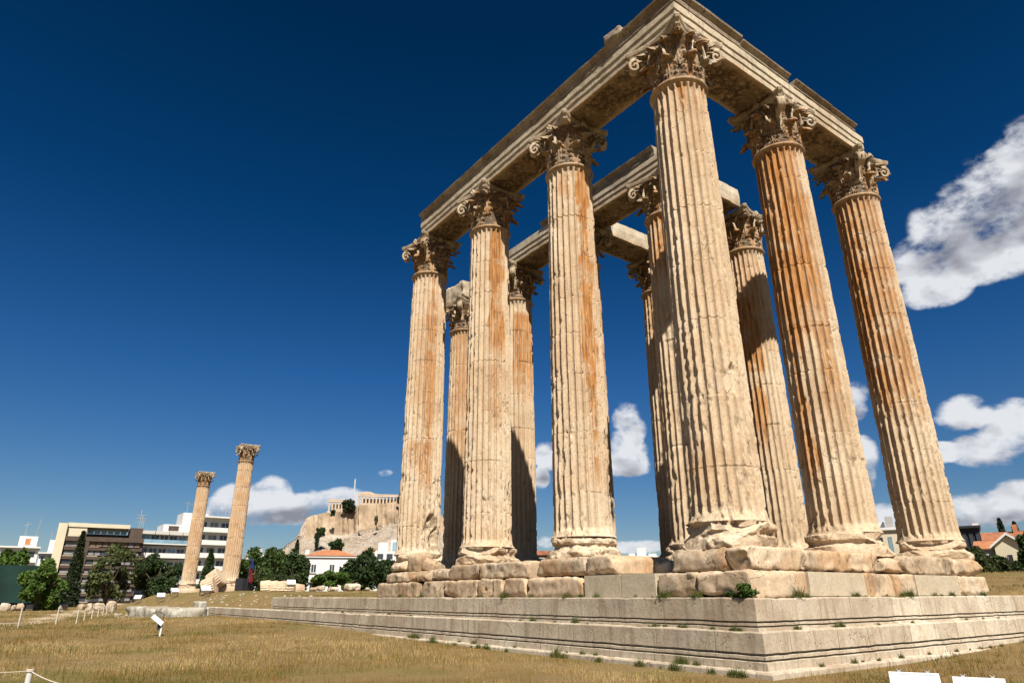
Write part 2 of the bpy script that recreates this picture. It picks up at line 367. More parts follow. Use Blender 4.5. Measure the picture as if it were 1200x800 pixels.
big = t.noise(P, 0.16, 5, 0.6); mid = t.noise(P, 1.1, 6, 0.65); fin = t.noise(P, 30, 6, 0.7)
c = t.ramp(big, [(0.35, (0.20, 0.14, 0.055)), (0.5, (0.25, 0.17, 0.075)), (0.62, (0.15, 0.14, 0.04))])
c = t.mix(t.mr(mid, 0.4, 0.66, 0, 0.6), c, (0.27, 0.19, 0.095)); c = t.mix(t.mr(fin, 0.35, 0.6, 0.6, 0), c, (0.11, 0.085, 0.04))
# worn earth path crossing the far field
sx = t.new('ShaderNodeSeparateXYZ'); t.l.new(P, sx.inputs[0])
wob = t.m('MULTIPLY', t.noise(P, 0.12, 4), 6.0)
dpt = t.m('ABSOLUTE', t.m('SUBTRACT', t.m('ADD', t.m('MULTIPLY', sx.outputs[0], 0.16), t.m('ADD', sx.outputs[1], wob)), -17.0), 0)
c = t.mix(t.m('MULTIPLY', t.mr(dpt, 0.6, 1.6, 0.85, 0), t.mr(sx.outputs[0], -45, -35, 1, 0)), c, (0.50, 0.40, 0.27))
t.l.new(c, b.inputs['Base Color']); b.inputs['Roughness'].default_value = 0.95; b.inputs['Specular IOR Level'].default_value = 0.05
bp = t.new('ShaderNodeBump'); bp.inputs['Strength'].default_value = 0.8; bp.inputs['Distance'].default_value = 0.05; t.l.new(fin, bp.inputs['Height']); t.l.new(bp.outputs[0], b.inputs['Normal'])
M_SOIL = m
tag(link('ground', mesh_np('ground', np.stack([X, Y, Z], -1).reshape(-1, 3), grid_faces(len(ys), len(xs)), M_SOIL, True)), kind='structure')

# ---------------------------------------------------------------- stepped platform (two steps and a footing round the corner)
STRUCT = []
def sweep(name, prof, u0, u1, mat, parent=None, axis='x', mitre=None, amp=0.012, st=0.16, du=None, fs=2.2, seed=1, caps=True, chip=0.0, tr=None):
    """prof: closed loop of (offset outward, z). axis x: runs along x, outward = -y ; axis y: runs along y, outward = +x.
    mitre: at the u1 (x) / u0 (y) end the length follows the offset, so two runs meet on the diagonal."""
    pr = []
    for i in range(len(prof)):
        a = np.array(prof[i], float); b_ = np.array(prof[(i+1) % len(prof)], float); n = max(1, int(np.linalg.norm(b_-a)/0.22))
        for k in range(n): pr.append(a+(b_-a)*k/n)
    pr = np.array(pr); npf = len(pr); n = max(2, int(abs(u1-u0)/st)+1)
    s = np.linspace(0, 1, n)[:, None]
    o = pr[None, :, 0]+0*s; z = pr[None, :, 1]+0*s
    U0 = u0+0*o; U1 = u1+0*o
    if mitre and axis == 'x': U1 = u1+o
    if mitre and axis == 'y': U0 = u0-o
    U = U0+(U1-U0)*s
    if axis == 'x': V = np.stack([U, -o, z], -1)
    else: V = np.stack([o, U, z], -1)
    if tr is not None: V = V+np.array(tr)
    nn = np.stack([fbm(V*fs, seed+q*11, 3)-.5 for q in range(3)], -1)*2*amp
    if chip:
        cn = fbm(V*1.3, seed+77, 4); d = np.clip(cn-0.60, 0, 1)*chip
        cen = pr.mean(0)
        if axis == 'x': cc = np.stack([0*o, cen[0]-o, cen[1]-z], -1); cc[..., 1] *= -1
        else: cc = np.stack([cen[0]-o, 0*o, cen[1]-z], -1)
        cc[..., 1 if axis == 'x' else 0] *= 0.25
        nn = nn+cc*d[..., None]
    V = V+nn
    if mitre:     # keep the mitre plane free of noise in the running direction
        pass
    Vf = V.reshape(-1, 3); F = [grid_faces(n, npf, True)]
    if axis == 'x': F[0] = F[0][:, ::-1]
    me = mesh_np(name, Vf, F, None, False)
    import bmesh
    bm = bmesh.new(); bm.from_mesh(me); bm.verts.ensure_lookup_table()
    for base in ((0,) if not caps else (0, (n-1)*npf)):
        try: bm.faces.new([bm.verts[base+k] for k in range(npf)])
        except Exception: pass
    bmesh.ops.recalc_face_normals(bm, faces=bm.faces); bm.to_mesh(me); bm.free()
    me.materials.append(mat)
    return link(name, me, parent)
plat = empty('stepped_platform', (0, 0, 0), 0, 'long grey marble stepped platform with grooved risers, the tall column group standing on its corner', 'platform')
P1 = [(1.62, -0.80), (1.64, -0.83), (1.64, -1.27), (1.55, -1.275), (1.55, -1.31), (1.66, -1.315), (1.66, -1.36), (1.59, -1.365), (1.59, -1.395), (1.70, -1.40), (1.70, -1.50), (0.95, -1.50), (0.95, -0.80)]
P2 = [(1.93, -1.45), (1.96, -1.48), (1.96, -1.86), (1.86, -1.865), (1.86, -1.91), (2.00, -1.915), (2.00, -1.97), (1.92, -1.975), (1.92, -2.01), (2.07, -2.015), (2.07, -2.25), (1.30, -2.25), (1.30, -1.45)]
P3 = [(2.30, -2.16), (2.33, -2.19), (2.35, -2.7), (1.7, -2.7), (1.7, -2.16)]
for nm, pf, xl, sd in (('upper_step', P1, -31.0, 1), ('lower_step', P2, -46.0, 5), ('footing', P3, -32, 9)):
    sweep(nm, pf, xl, 0, M_STEP, plat, 'x', True, 0.014, seed=sd, chip=0.45, st=.12, fs=3.2)
    o = sweep(nm, pf, 0, 60, M_STEP, plat, 'y', True, 0.014, seed=sd, chip=0.45, st=.12, fs=3.2)

# ---------------------------------------------------------------- columns
def shaft_mesh(cx, cy, seed, stains=(), gouges=(), NF=24, per=12, dz=0.085, Rb=0.955, Rt=0.85, z0=0.93, z1=14.46, rough=1.0):
    n = NF*per; th = np.arange(n)*2*math.pi/n
    rn = random.Random(seed); js = []; z = z0+1.1+rn.random()*.5
    while z < z1-0.8: js.append(z); z += 1.35+rn.random()*0.9
    zs = list(np.arange(z0, z1, dz))+[z1]
    for j in js: zs += [j-.014, j-.004, j+.004, j+.014]
    zs = np.array(sorted(set(np.round(zs, 4)))); m_ = len(zs)
    T, Zg = np.meshgrid(th, zs); h = (Zg-z0)/(z1-z0)
    Rr = Rb+(Rt-Rb)*(h**1.35)
    Rr = Rr+0.10*np.exp(-(Zg-z0)/0.09)+0.03*np.exp(-(z1-Zg)/0.08)
    drum = np.searchsorted(js, Zg)
    jit = np.array([rn.uniform(-.007, .007) for _ in range(len(js)+1)])[drum]; Rr = Rr+jit
    rot = np.array([rn.uniform(-.008, .008) for _ in range(len(js)+1)])[drum]
    ft = ((T+rot)/(2*math.pi)*NF) % 1.0 - 0.5
    prof = np.sqrt(np.clip(1-(ft/0.42)**2, 0, 1))
    endf = np.clip(np.minimum((Zg-z0-0.16)/0.10, (z1-0.10-Zg)/0.10), 0, 1)
    wd = np.sqrt(np.clip(1-(1-endf)**2, 0, 1)); fl = 0.104*prof*wd
    fl = np.where(np.abs(ft) < 0.42*np.maximum(wd, .01), 0.104*np.sqrt(np.clip(1-(ft/(0.42*np.maximum(wd, .01)))**2, 0, 1))*wd, 0)
    Px = np.stack([Rr*np.cos(T)+cx, Rr*np.sin(T)+cy, Zg], -1)
    low = sstep(9.0, 1.0, Zg)
    e1 = fbm(Px*np.array([1.6, 1.6, 0.9])+seed*3.1, seed, 4); e2 = fbm(Px*np.array([10, 10, 4.6])+seed, seed+5, 4)
    chip = np.clip(e1-0.64, 0, 1)*0.40*(0.3+low)*rough + sstep(0.575-0.05*low, 0.625-0.05*low, e2)*(0.012+0.050*low*sstep(.40, .60, e1))*rough + np.clip(e2-0.66, 0, 1)*0.5
    for (ga, gz, wa, wz, dep) in gouges:
        da = (T-R(ga)+math.pi) % (2*math.pi)-math.pi
        k = (da/R(wa))**2+((Zg-gz)/wz)**2+1.1*(fbm(Px*2.2, seed+31, 4)-.5)
        chip = np.maximum(chip, dep*sstep(1.0, 0.25, k)*(0.75+0.5*fbm(Px*5, seed+3, 3)))
    r = np.minimum(Rr-fl, Rr-chip)
    r = np.where(chip > fl, r+(fbm(Px*9, seed+8, 3)-.5)*0.03, r)
    r = r-0.003*(e2-.5)
    for j in js:
        r = r-0.016*(np.abs(Zg-j) < 0.006)*(fbm(np.stack([T*2, Zg*0+j, 0*T], -1), seed+2, 2) > 0.47)
        # arris corners broken along the joint
        r = np.minimum(r, Rr-np.clip(0.045-np.abs(Zg-j)*0.9, 0, 1)*sstep(0.56, 0.72, fbm(np.stack([T*6, Zg*3, 0*T+j], -1), seed+4, 3))*1.2)
    V = np.stack([r*np.cos(T), r*np.sin(T), Zg], -1).reshape(-1, 3)
    F = [grid_faces(m_, n, True)]
    me = mesh_np('shaft', V, F, M_SHAFT, True)
    st = np.zeros_like(T); deg = np.degrees(T)
    for (a0, a1, zt, zb, sg) in stains:
        cen = (a0+a1)/2; hw = (a1-a0)/2; d = np.abs((deg-cen+180) % 360-180)+ (fbm(np.stack([T*0, Zg*.9, 0*T], -1), seed+9, 4)-.5)*34+(fbm(np.stack([T*7, Zg*1.3, 0*T], -1), seed+19, 3)-.5)*16
        hz = sstep(zb-0.4, zb+1.6, Zg+1.5*(fbm(np.stack([T*5, Zg*.3, 0*T], -1), seed+6, 3)-.5)*2)*sstep(zt+.3, zt-.1, Zg)
        st = np.maximum(st, sg*sstep(hw+6, hw-4, d)*hz)
    drumtone = np.array([rn.uniform(0, 0.16) for _ in range(len(js)+1)])[drum]
    st = np.clip(np.maximum(st*1.15, drumtone)*(0.8+0.4*(fl > 0.03)), 0, 1); st = np.where(chip > 0.06, st*0.3, st)
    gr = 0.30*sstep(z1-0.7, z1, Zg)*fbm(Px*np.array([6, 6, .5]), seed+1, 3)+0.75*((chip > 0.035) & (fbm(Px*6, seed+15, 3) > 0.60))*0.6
    attr(me, 'stain', st.ravel()); attr(me, 'grime_shade', np.clip(gr, 0, 1).ravel())
    return me

def base_mesh(cx, cy, seed, n=200, k=.7):
    prof = [(1.0, 0.24), (1.22, 0.26), (1.27, 0.34), (1.27, 0.46), (1.20, 0.54), (1.12, 0.56), (1.07, 0.60), (1.05, 0.66), (1.08, 0.70), (1.14, 0.72), (1.17, 0.79), (1.15, 0.87), (1.08, 0.90), (1.05, 0.93), (1.04, 0.97), (0.6, 0.99)]
    # densify
    pr = [];
    for a, b_ in zip(prof[:-1], prof[1:]):
        for q in range(4): pr.append(((a[0]*(4-q)+b_[0]*q)/4, (a[1]*(4-q)+b_[1]*q)/4))
    pr.append(prof[-1]); pr = np.array(pr); th = np.arange(n)*2*math.pi/n
    T, r = np.meshgrid(th, pr[:, 0]); Zg = np.repeat(pr[:, 1][:, None], n, 1)
    Px = np.stack([r*np.cos(T)+cx, r*np.sin(T)+cy, Zg], -1)
    ch = np.clip(fbm(Px*1.5+seed, seed, 4)-0.46, 0, 1)*1.0+np.clip(fbm(Px*5, seed+4, 4)-.5, 0, 1)*0.25
    r2 = np.maximum(np.minimum(r, np.maximum(r-ch*k*(r > 0.9), 0.93*(r > .9))), 0.3)
    r2 = r2+(fbm(Px*4, seed+2, 3)-.5)*0.04
    V = np.stack([r2*np.cos(T), r2*np.sin(T), Zg+(fbm(Px*2, seed+6, 2)-.5)*0.03], -1).reshape(-1, 3)
    r9 = random.Random(seed+500); Vw = V+np.array([cx, cy, 0]); low_ = (V[:, 2] < .93)
    for q in range(15):
        a = r9.uniform(0, 6.283); el = r9.uniform(-.5, .7); dn = np.array([math.cos(a)*math.cos(el), math.sin(a)*math.cos(el), math.sin(el)]); zc_ = r9.choice((.4, .8))
        lim = r9.uniform(1.0, 1.17)*math.cos(el)+math.sin(el)*zc_+.04
        ex = V@dn-lim-(fbm(Vw*3.5, seed+60+q, 3)-.5)*.12; V = V-(np.maximum(ex, 0)*low_)[:, None]*dn
    V = V+((fbm(Vw*11, seed+90, 3)-.5)*.035)[:, None]*(V/np.linalg.norm(V, axis=1, keepdims=True))*np.array([1, 1, .4])
    me = mesh_np('base', V, [grid_faces(len(pr), n, True)], M_BLOCK, True)
    attr(me, 'stain', np.zeros(len(V))); attr(me, 'grime_shade', (0.5*(ch > 0.06)*(fbm(Px*4, seed+8, 3) > .55)).ravel())
    return me

def leaf_mesh(w, h, out, var, droop=0.16):
    """one acanthus leaf: springs up from the bell, lobed edges, tip curling outward and down"""
    nu, nv = 17, 30; rn = random.Random(var)
    u = np.linspace(-1, 1, nu)[None, :]; v = np.linspace(0, 1, nv)[:, None]
    ang = np.clip((v-0.62)/0.38, 0, 1)
    zc = np.where(v < 0.62, v/0.62*0.80*h, 0.80*h+0.20*h*np.sin(ang*math.pi*0.80))
    yc = 0.05+0.10*out*v**1.5+np.where(v > 0.62, out*(1-np.cos(ang*math.pi*0.62))*0.72, 0)
    zc = zc-np.where(v > 0.88, (v-0.88)/0.12*droop*h*0.6, 0)
    env = np.sin(np.clip(0.22+v*0.86, 0, 1.04)*math.pi*0.86)**0.7
    env = np.where(v > 0.80, env*np.sqrt(np.clip(1-((v-0.80)/0.22)**2, 0.02, 1)), env)
    lob = 1-0.42*np.abs(np.sin(v*math.pi*5.2+var))**2.2-0.12*np.abs(np.sin(v*math.pi*15+var))
    wid = w*0.5*env*lob
    x = u*wid; crease = (0.085*np.abs(u)**1.3 - 0.035*np.cos(u*math.pi*5)*(1-v*.4))
    ruff = 0.075*np.sin(v*math.pi*10.4+var*2)*np.abs(u)**2
    y = yc-crease*1.0+ruff; z = zc+0.05*h*np.abs(u)*np.sin(v*math.pi*8.4+var)*0.6+0*u
    A = np.stack([x+0*z, y+0*x, z+0*x], -1)
    A = A+(np.stack([fbm(A*9+var*5, var+q, 2) for q in range(3)], -1)-.5)*0.03
    B = A.copy(); B[..., 1] -= 0.035; B[..., 2] -= 0.035*ang
    V = np.concatenate([A.reshape(-1, 3), B.reshape(-1, 3)]); n = nu*nv
    F = grid_faces(nv, nu); F2 = F[:, ::-1]+n
    ring = [k for k in range(nu)]+[r_*nu+nu-1 for r_ in range(1, nv)]+[(nv-1)*nu+k for k in range(nu-2, -1, -1)]+[r_*nu for r_ in range(nv-2, 0, -1)]
    E_ = np.array([[ring[k], ring[(k+1) % len(ring)], ring[(k+1) % len(ring)]+n, ring[k]+n] for k in range(len(ring))])
    me = mesh_np('acanthus_leaf', V, np.concatenate([F, F2, E_[:, ::-1]]), M_CAP, True)
    foot_shade = np.clip(0.9-(V[:, 2]/h), 0, 1)  # recess shade painted in, stronger toward the leaf foot, broken by random dirt
    attr(me, 'stain', 0.9*np.clip(fbm(V*3+var, var, 2)*2-.5, 0, 1)); attr(me, 'grime_shade', 0.75*(fbm(V*5+var*3, var+1, 3) > 0.48)*(0.3+0.7*foot_shade))
    return me
LEAF_LO = [leaf_mesh(0.64, 0.74, 0.42, v_) for v_ in (1, 2, 3)]
LEAF_UP = [leaf_mesh(0.62, 0.68, 0.48, v_) for v_ in (4, 5, 6)]
def ribbon_mesh(name, path, wv, thick, seed):
    """flat ribbon swept along a path in the (y,z) plane with width along x"""
    V = []; n = len(path)
    for i, (y, z) in enumerate(path):
        a = path[max(i-1, 0)]; c_ = path[min(i+1, n-1)]; d = (c_[0]-a[0], c_[1]-a[1]); l = math.hypot(*d) or 1; nx, nz = -d[1]/l, d[0]/l
        ww = wv[i] if isinstance(wv, list) else wv; tt = thick[i] if isinstance(thick, list) else thick
        for (sx_, sn) in ((-1, -1), (-0.4, -1.25), (0.4, -1.25), (1, -1), (1, 1), (0.55, 0.7), (0, 1.2), (-0.55, 0.7), (-1, 1)):
            V.append((sx_*ww/2, y+nx*tt/2*sn, z+nz*tt/2*sn))
    V = np.array(V); V = V+(np.stack([fbm(V*8+seed, seed+q, 2) for q in range(3)], -1)-.5)*0.02
    k = 9; F = grid_faces(n, k, True)
    me = mesh_np(name, V, [F, np.array([list(range(k))]), np.array([[(n-1)*k+j for j in range(k)][::-1]])], M_CAP, True)
    attr(me, 'stain', np.zeros(len(V))); attr(me, 'grime_shade', 0.5*(fbm(V*5, seed+1, 3) > 0.55)); return me
def spiral(c, r0, turns, a0, n, sgn=1):
    return [(c[0]+sgn*r0*(1-0.86*i/n)*math.cos(a0-sgn*0-2*math.pi*turns*i/n), c[1]+r0*(1-0.86*i/n)*math.sin(a0-2*math.pi*turns*i/n)) for i in range(n+1)]
vp = [(0.80, 0.62), (0.86, 0.86), (0.98, 1.06), (1.14, 1.20), (1.27, 1.26)]+spiral((1.32, 1.06), 0.22, 1.3, math.pi*0.62, 22)
VOL = ribbon_mesh('volute', vp, [0.14, 0.18, 0.22, 0.25, 0.28]+[0.28]*23, [0.10]*5+[0.10-0.0022*i for i in range(23)], 3)
hp = [(0.0, 0.0), (0.05, 0.2), (0.12, 0.33)]+spiral((0.22, 0.33), 0.095, 1.2, math.pi, 14)
HEL = ribbon_mesh('helix', hp, 0.11, 0.045, 5)
def abacus_mesh():
    out_ = []
    for k in range(4):
        a = k*math.pi/2
        loc = [(1.16-0.26*(1-(s/1.0)**2), s*1.06) for s in np.linspace(-1, 1, 13)]
        out_ += [(x*math.cos(a)-y*math.sin(a), x*math.sin(a)+y*math.cos(a)) for x, y in loc]
    out_ = np.array(out_); n = len(out_); V = []
    for sc_, z in ((0.80, 1.27), (0.93, 1.29), (0.95, 1.37), (1.0, 1.42), (1.02, 1.50), (1.0, 1.55)):
        V += [(x*sc_, y*sc_, z) for x, y in out_]
    V = np.array(V); V = V+(np.stack([fbm(V*4, 40+q, 3) for q in range(3)], -1)-.5)*0.05*np.array([1, 1, .5]); nl_ = 6
    me = mesh_np('abacus', V, [grid_faces(nl_, n, True), np.array([list(range(n))[::-1]]), np.array([[(nl_-1)*n+j for j in range(n)]])], M_CAP, False)
    attr(me, 'stain', np.zeros(len(V))); attr(me, 'grime_shade', 0.5*(fbm(V*3, 8, 3) > 0.5)); return me
ABA = abacus_mesh()
FLE = (lambda V: V)(None)
fb = MB(); 
for k in range(7):
    a = k*2*math.pi/7; fb.lathe([(0.02, 0), (0.075, 0.02), (0.06, 0.07), (0.01, 0.1)], 7, (0.10*math.cos(a), 0.10*math.sin(a)))
fb.lathe([(0.03, 0), (0.08, 0.03), (0.06, 0.12), (0.01, 0.15)], 8)
fb.v = [(x, z, y) for x, y, z in fb.v]; FLE = fb.mesh('fleuron', M_CAP, True)
def bell_mesh():
    pr = [(0.80, 0.0), (0.80, 0.25), (0.80, 0.7), (0.85, 0.92), (0.95, 1.10), (1.06, 1.22), (1.08, 1.29), (0.5, 1.30)]; n = 48
    V = np.array([(r*math.cos(2*math.pi*k/n), r*math.sin(2*math.pi*k/n), z) for r, z in pr for k in range(n)])
    V = V*(1+(fbm(V*3, 5, 3)-.5)*0.05)[:, None]*np.array([1, 1, 0])+V*np.array([0, 0, 1])
    me = mesh_np('capital', V, grid_faces(len(pr), n, True), M_CAP, True); attr(me, 'stain', 0.7*(fbm(V*2, 6, 2) > .5)); attr(me, 'grime_shade', 0.95*np.ones(len(V))); return me  # whole bell coloured dark: painted shade for the gaps between the leaves
BELL = bell_mesh()
def ring_mesh():
    pr = [(0.80, 14.38), (0.885, 14.39), (0.925, 14.43), (0.935, 14.47), (0.915, 14.51), (0.86, 14.53), (0.5, 14.535)]; n = 64
    V = np.array([(r*math.cos(2*math.pi*k/n), r*math.sin(2*math.pi*k/n), z) for r, z in pr for k in range(n)])
    me = mesh_np('neck_ring', V, grid_faces(len(pr), n, True), M_CAP, True); attr(me, 'stain', 0.5*(fbm(V*1.5, 6, 2) > .5)); attr(me, 'grime_shade', 0.3*(fbm(V*3, 7, 2) > .5)); return me
RING = ring_mesh()
ZC = 14.52; CS = 1.25   # capital foot and vertical scale (top at 16.65)
def column(x, y, seed, label, group, stains=(), gouges=(), damage=0.12, zoff=0.0, per=12, dz=0.085, shaft=None, mat=None, broken=()):
    rn = random.Random(seed*13+1)
    root = empty('fluted_column', (x, y, zoff), 0, label, 'column', group)
    link('base', base_mesh(x, y, seed), root)
    s = link('shaft', shaft or shaft_mesh(x, y, seed, stains, gouges, per=per, dz=dz), root)
    link('neck_ring', RING, root)
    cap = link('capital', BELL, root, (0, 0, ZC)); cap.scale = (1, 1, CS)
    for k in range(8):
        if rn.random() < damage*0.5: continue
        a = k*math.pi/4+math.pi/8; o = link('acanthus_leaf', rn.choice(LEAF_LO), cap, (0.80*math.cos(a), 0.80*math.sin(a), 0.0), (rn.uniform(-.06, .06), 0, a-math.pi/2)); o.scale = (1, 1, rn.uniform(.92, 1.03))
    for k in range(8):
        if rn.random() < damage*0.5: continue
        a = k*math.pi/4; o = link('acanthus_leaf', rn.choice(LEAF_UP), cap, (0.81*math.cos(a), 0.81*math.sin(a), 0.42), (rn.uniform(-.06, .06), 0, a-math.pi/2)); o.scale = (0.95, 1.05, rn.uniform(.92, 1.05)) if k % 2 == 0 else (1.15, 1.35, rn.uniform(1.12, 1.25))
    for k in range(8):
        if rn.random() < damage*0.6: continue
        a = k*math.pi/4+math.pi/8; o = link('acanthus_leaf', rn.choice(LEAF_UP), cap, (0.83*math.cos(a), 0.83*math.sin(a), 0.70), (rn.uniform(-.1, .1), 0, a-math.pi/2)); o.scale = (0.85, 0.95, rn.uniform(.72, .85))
    for k in range(4):
        if k not in broken and rn.random() > damage:
            a = k*math.pi/2+math.pi/4; link('volute', VOL, cap, (0, 0, 0), (0, 0, a-math.pi/2))
        a = k*math.pi/2
        if rn.random() > damage: link('fleuron', FLE, cap, (1.0*math.cos(a)*0.93, 1.0*math.sin(a)*0.93, 1.42), (0, 0, a-math.pi/2))
        for sg in (-1, 1):
            if rn.random() > damage:
                # helix pair under each side of the abacus, curling toward the middle
                o = link('helix', HEL, cap, ((0.93)*math.cos(a)-sg*0.34*math.sin(a)*1.0, 0.93*math.sin(a)+sg*0.34*math.cos(a), 0.80), (0.25*0, 0, a+(math.pi if sg > 0 else 0)))
    ab = link('abacus', ABA, cap)
    return root
GRP = 'fluted columns of the big corner group'
S, SVv = 5.5, 5.535
cols = {
 'A': (0, 0, 11, 'thick pale cream column at the near corner of the platform, closest to the viewer, its capital under the peak of the beams', [(-110, 40, 15, 13.7, .9), (-90, 0, 15, 2, .14), (-100, 20, 3, .9, .2)], [(-20, 4.45, 19, .42, .10), (-12, 4.85, 9, .14, .17), (-100, 3, 14, 1.6, .05), (10, 3.6, 7, .12, .06)]),
 'B': (1, 0, 12, 'cream column with one long orange streak on its right half, next left of the near corner column', [(-24, 10, 15, 4.5, 1.0), (-18, 0, 15, 2.5, .85), (-70, -50, 15, 12.5, .5), (-90, 60, 15, 5, .16)], [(30, 4.1, 18, .35, .09), (38, 2.3, 22, 1.2, .12), (-12, 5.65, 3.5, .08, .08)]),
 'C': (2, 0, 13, 'cream column with a wide orange stain on its upper half, third from the near corner along the left row', [(-30, 8, 15, 8, .9), (-80, -50, 15, 10, .2), (-30, -5, 8, 5, .4)], [(-10, 3.0, 5, .12, .08), (-72, 6, 12, 2, .05)]),
 'D': (3, 0, 14, 'blotched column with a big chunk broken out of its lower right side, farthest left of the group', [(-30, 2, 15, 3, .65), (-62, -28, 11, 7, .3), (-80, 20, 5.8, 4.4, .5), (-70, 20, 15, 6, .2)], [(12, 1.9, 26, .9, .28), (30, 1.3, 26, .9, .42), (28, 7.6, 10, .5, .07), (0, 3, 8, .3, .08)]),
 'E': (0, 1, 15, 'deep orange stained column, second along the right row between the near corner and rightmost columns', [(-150, -50, 15, 6.5, 1.0), (-125, -25, 15, 8, .9), (-120, -90, 15, 2.5, .8), (-60, -10, 15, 4, .55)], [(-120, 3, 15, 1.5, .05)]),
 'F': (0, 2, 16, 'rightmost column of the group, orange streaks running down its shaded left flutes', [(-140, -78, 15, 6, .95), (-108, -90, 15, 4.8, .95), (-90, -10, 15, 5, .55)], [(-150, 4.6, 20, 1.6, .09), (-120, 6.0, 20, .2, .07)]),
 'G': (4, 1, 17, 'back row column carrying a lone broken stone block on its capital, seen between the two leftmost front columns', [(-80, 0, 15, 6, .45)], []),
 'H': (3, 1, 18, 'back row column with brown stained upper shaft, seen just right of the third front column', [(-50, 40, 13.6, 8.4, .7)], [(20, 5.2, 10, .25, .1)]),
 'L': (2, 1, 19, 'shadowed back row column almost hidden behind the column with the long orange streak', [(-60, 40, 15, 8, .6)], []),
 'I': (1, 1, 20, 'second row column partly hidden behind the left edge of the near corner column, shaft half in shadow', [(-110, 0, 15, 11, .9), (-40, 0, 15, 8, .5)], [(-70, 9, 16, 1.2, .08), (-60, 5, 18, 2, .06)]),
 'J': (1, 2, 21, 'back column with a band of shadow below its capital, seen between the near corner and orange columns', [(-120, -50, 12, 4.5, .8), (-100, -20, 15, 10, .45)], [(-30, 7.3, 12, .12, .06), (-40, 3.2, 10, .15, .07)]),
 'K': (2, 2, 22, 'farthest back column of the group, thin sliver left of the half shadowed second row column', [(-100, 0, 15, 11, .5)], []),
}
for k, (i, j, sd, lab, stn, gg) in cols.items():
    front = k in 'ABCDEF'; bk = {'A': (3,), 'B': (3,), 'E': (2,), 'F': (2,), 'C': (3,)}.get(k, ())
    column(-i*S, j*SVv, sd, lab, GRP, stn, gg, damage=0.05 if k == 'A' else 0.16, per=14 if front else 10, dz=0.055 if front else 0.11, broken=bk)

# ---------------------------------------------------------------- architrave beams
ZA = 16.46
def beam_profile(zb=ZA, hw=0.80, crown=False, h=1.30):
    # two fasciae and a taller upper face on both sides
    o = [(hw, zb), (hw, zb+0.27), (hw+0.045, zb+0.28), (hw+0.045, zb+0.54), (hw+0.09, zb+0.55), (hw+0.09, zb+h)]
    return o+[(-a, z) for a, z in o[::-1]]
def crown_profile(z0, hw=0.80, out=0.25, h=0.45):
    k = h/0.45; o = [(hw-0.02, z0+0.002), (hw+0.12, z0+0.02*k), (hw+0.13, z0+0.09*k), (hw+0.10, z0+0.11*k), (hw+0.12, z0+0.26*k), (hw+out, z0+0.38*k), (hw+out+0.02, z0+h)]
    return o+[(-a, z) for a, z in o[::-1]]
def beam(label, axis, u0, u1, ctr, mitre=False, crown=None, h=1.30, seed=1, hw=0.80, chip=0.28, mat=None, amp=0.016, plain=False):
    mid = (u0+u1)/2; root = empty('architrave_beam', (0, 0, 0), 0, label, 'beam', 'stone beams across the column tops')
    off = (0, ctr, 0) if axis == 'x' else (ctr, 0, 0)
    o = sweep('beam', [(hw, ZA), (hw+.03, ZA+h*.55), (hw-.02, ZA+h), (-hw+.02, ZA+h), (-hw, ZA)] if plain else beam_profile(h=h, hw=hw), u0, u1, mat or M_BEAM, root, axis, mitre, amp, seed=seed, chip=chip, tr=off)
    me = o.data; V = np.empty(len(me.vertices)*3, np.float32); me.vertices.foreach_get('co', V); V = V.reshape(-1, 3)
    soffit_shade = (V[:, 2] < ZA+0.06)*1.0  # underside mask: soffit shade painted into the stone colour
    attr(me, 'grime_shade', np.clip(soffit_shade*(0.75+0.25*(fbm(V*1.2, seed, 3) > .5))*(np.abs(V[:, 1 if axis == 'x' else 0]-ctr) < hw*0.93)+0.25*(fbm(V*2, seed+3, 3) > .6), 0, 1)); attr(me, 'stain', 0.35*soffit_shade)
    if crown:
        for q, (a, b_, hh) in enumerate(crown):
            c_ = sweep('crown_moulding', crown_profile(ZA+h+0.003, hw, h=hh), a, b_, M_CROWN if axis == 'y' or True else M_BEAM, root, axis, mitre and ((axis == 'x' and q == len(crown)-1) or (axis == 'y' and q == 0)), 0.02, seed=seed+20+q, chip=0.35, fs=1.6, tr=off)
            me = c_.data; n_ = len(me.vertices); attr(me, 'stain', np.zeros(n_)); attr(me, 'grime_shade', np.zeros(n_))
    return root
g_ = 0.008
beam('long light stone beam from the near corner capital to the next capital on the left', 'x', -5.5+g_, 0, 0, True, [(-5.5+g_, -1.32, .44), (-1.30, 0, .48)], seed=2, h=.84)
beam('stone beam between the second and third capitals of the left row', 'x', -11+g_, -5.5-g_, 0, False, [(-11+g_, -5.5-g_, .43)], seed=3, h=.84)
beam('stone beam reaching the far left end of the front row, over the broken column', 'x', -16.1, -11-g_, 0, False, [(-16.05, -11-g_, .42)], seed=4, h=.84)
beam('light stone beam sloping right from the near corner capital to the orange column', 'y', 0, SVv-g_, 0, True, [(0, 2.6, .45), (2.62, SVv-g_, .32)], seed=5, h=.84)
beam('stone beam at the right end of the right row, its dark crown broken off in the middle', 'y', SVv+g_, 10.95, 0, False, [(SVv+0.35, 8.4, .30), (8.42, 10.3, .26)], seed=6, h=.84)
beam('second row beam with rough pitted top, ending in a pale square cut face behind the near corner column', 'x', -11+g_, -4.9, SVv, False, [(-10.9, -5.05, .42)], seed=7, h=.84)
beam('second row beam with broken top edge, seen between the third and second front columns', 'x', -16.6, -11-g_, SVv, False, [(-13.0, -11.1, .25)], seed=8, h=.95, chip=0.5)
beam('short plain cross beam at the back, between the two farthest inner capitals', 'y', SVv+0.95, 2*SVv+0.2, -11.0, False, None, seed=9, h=.92, plain=True, amp=.05, chip=.5)
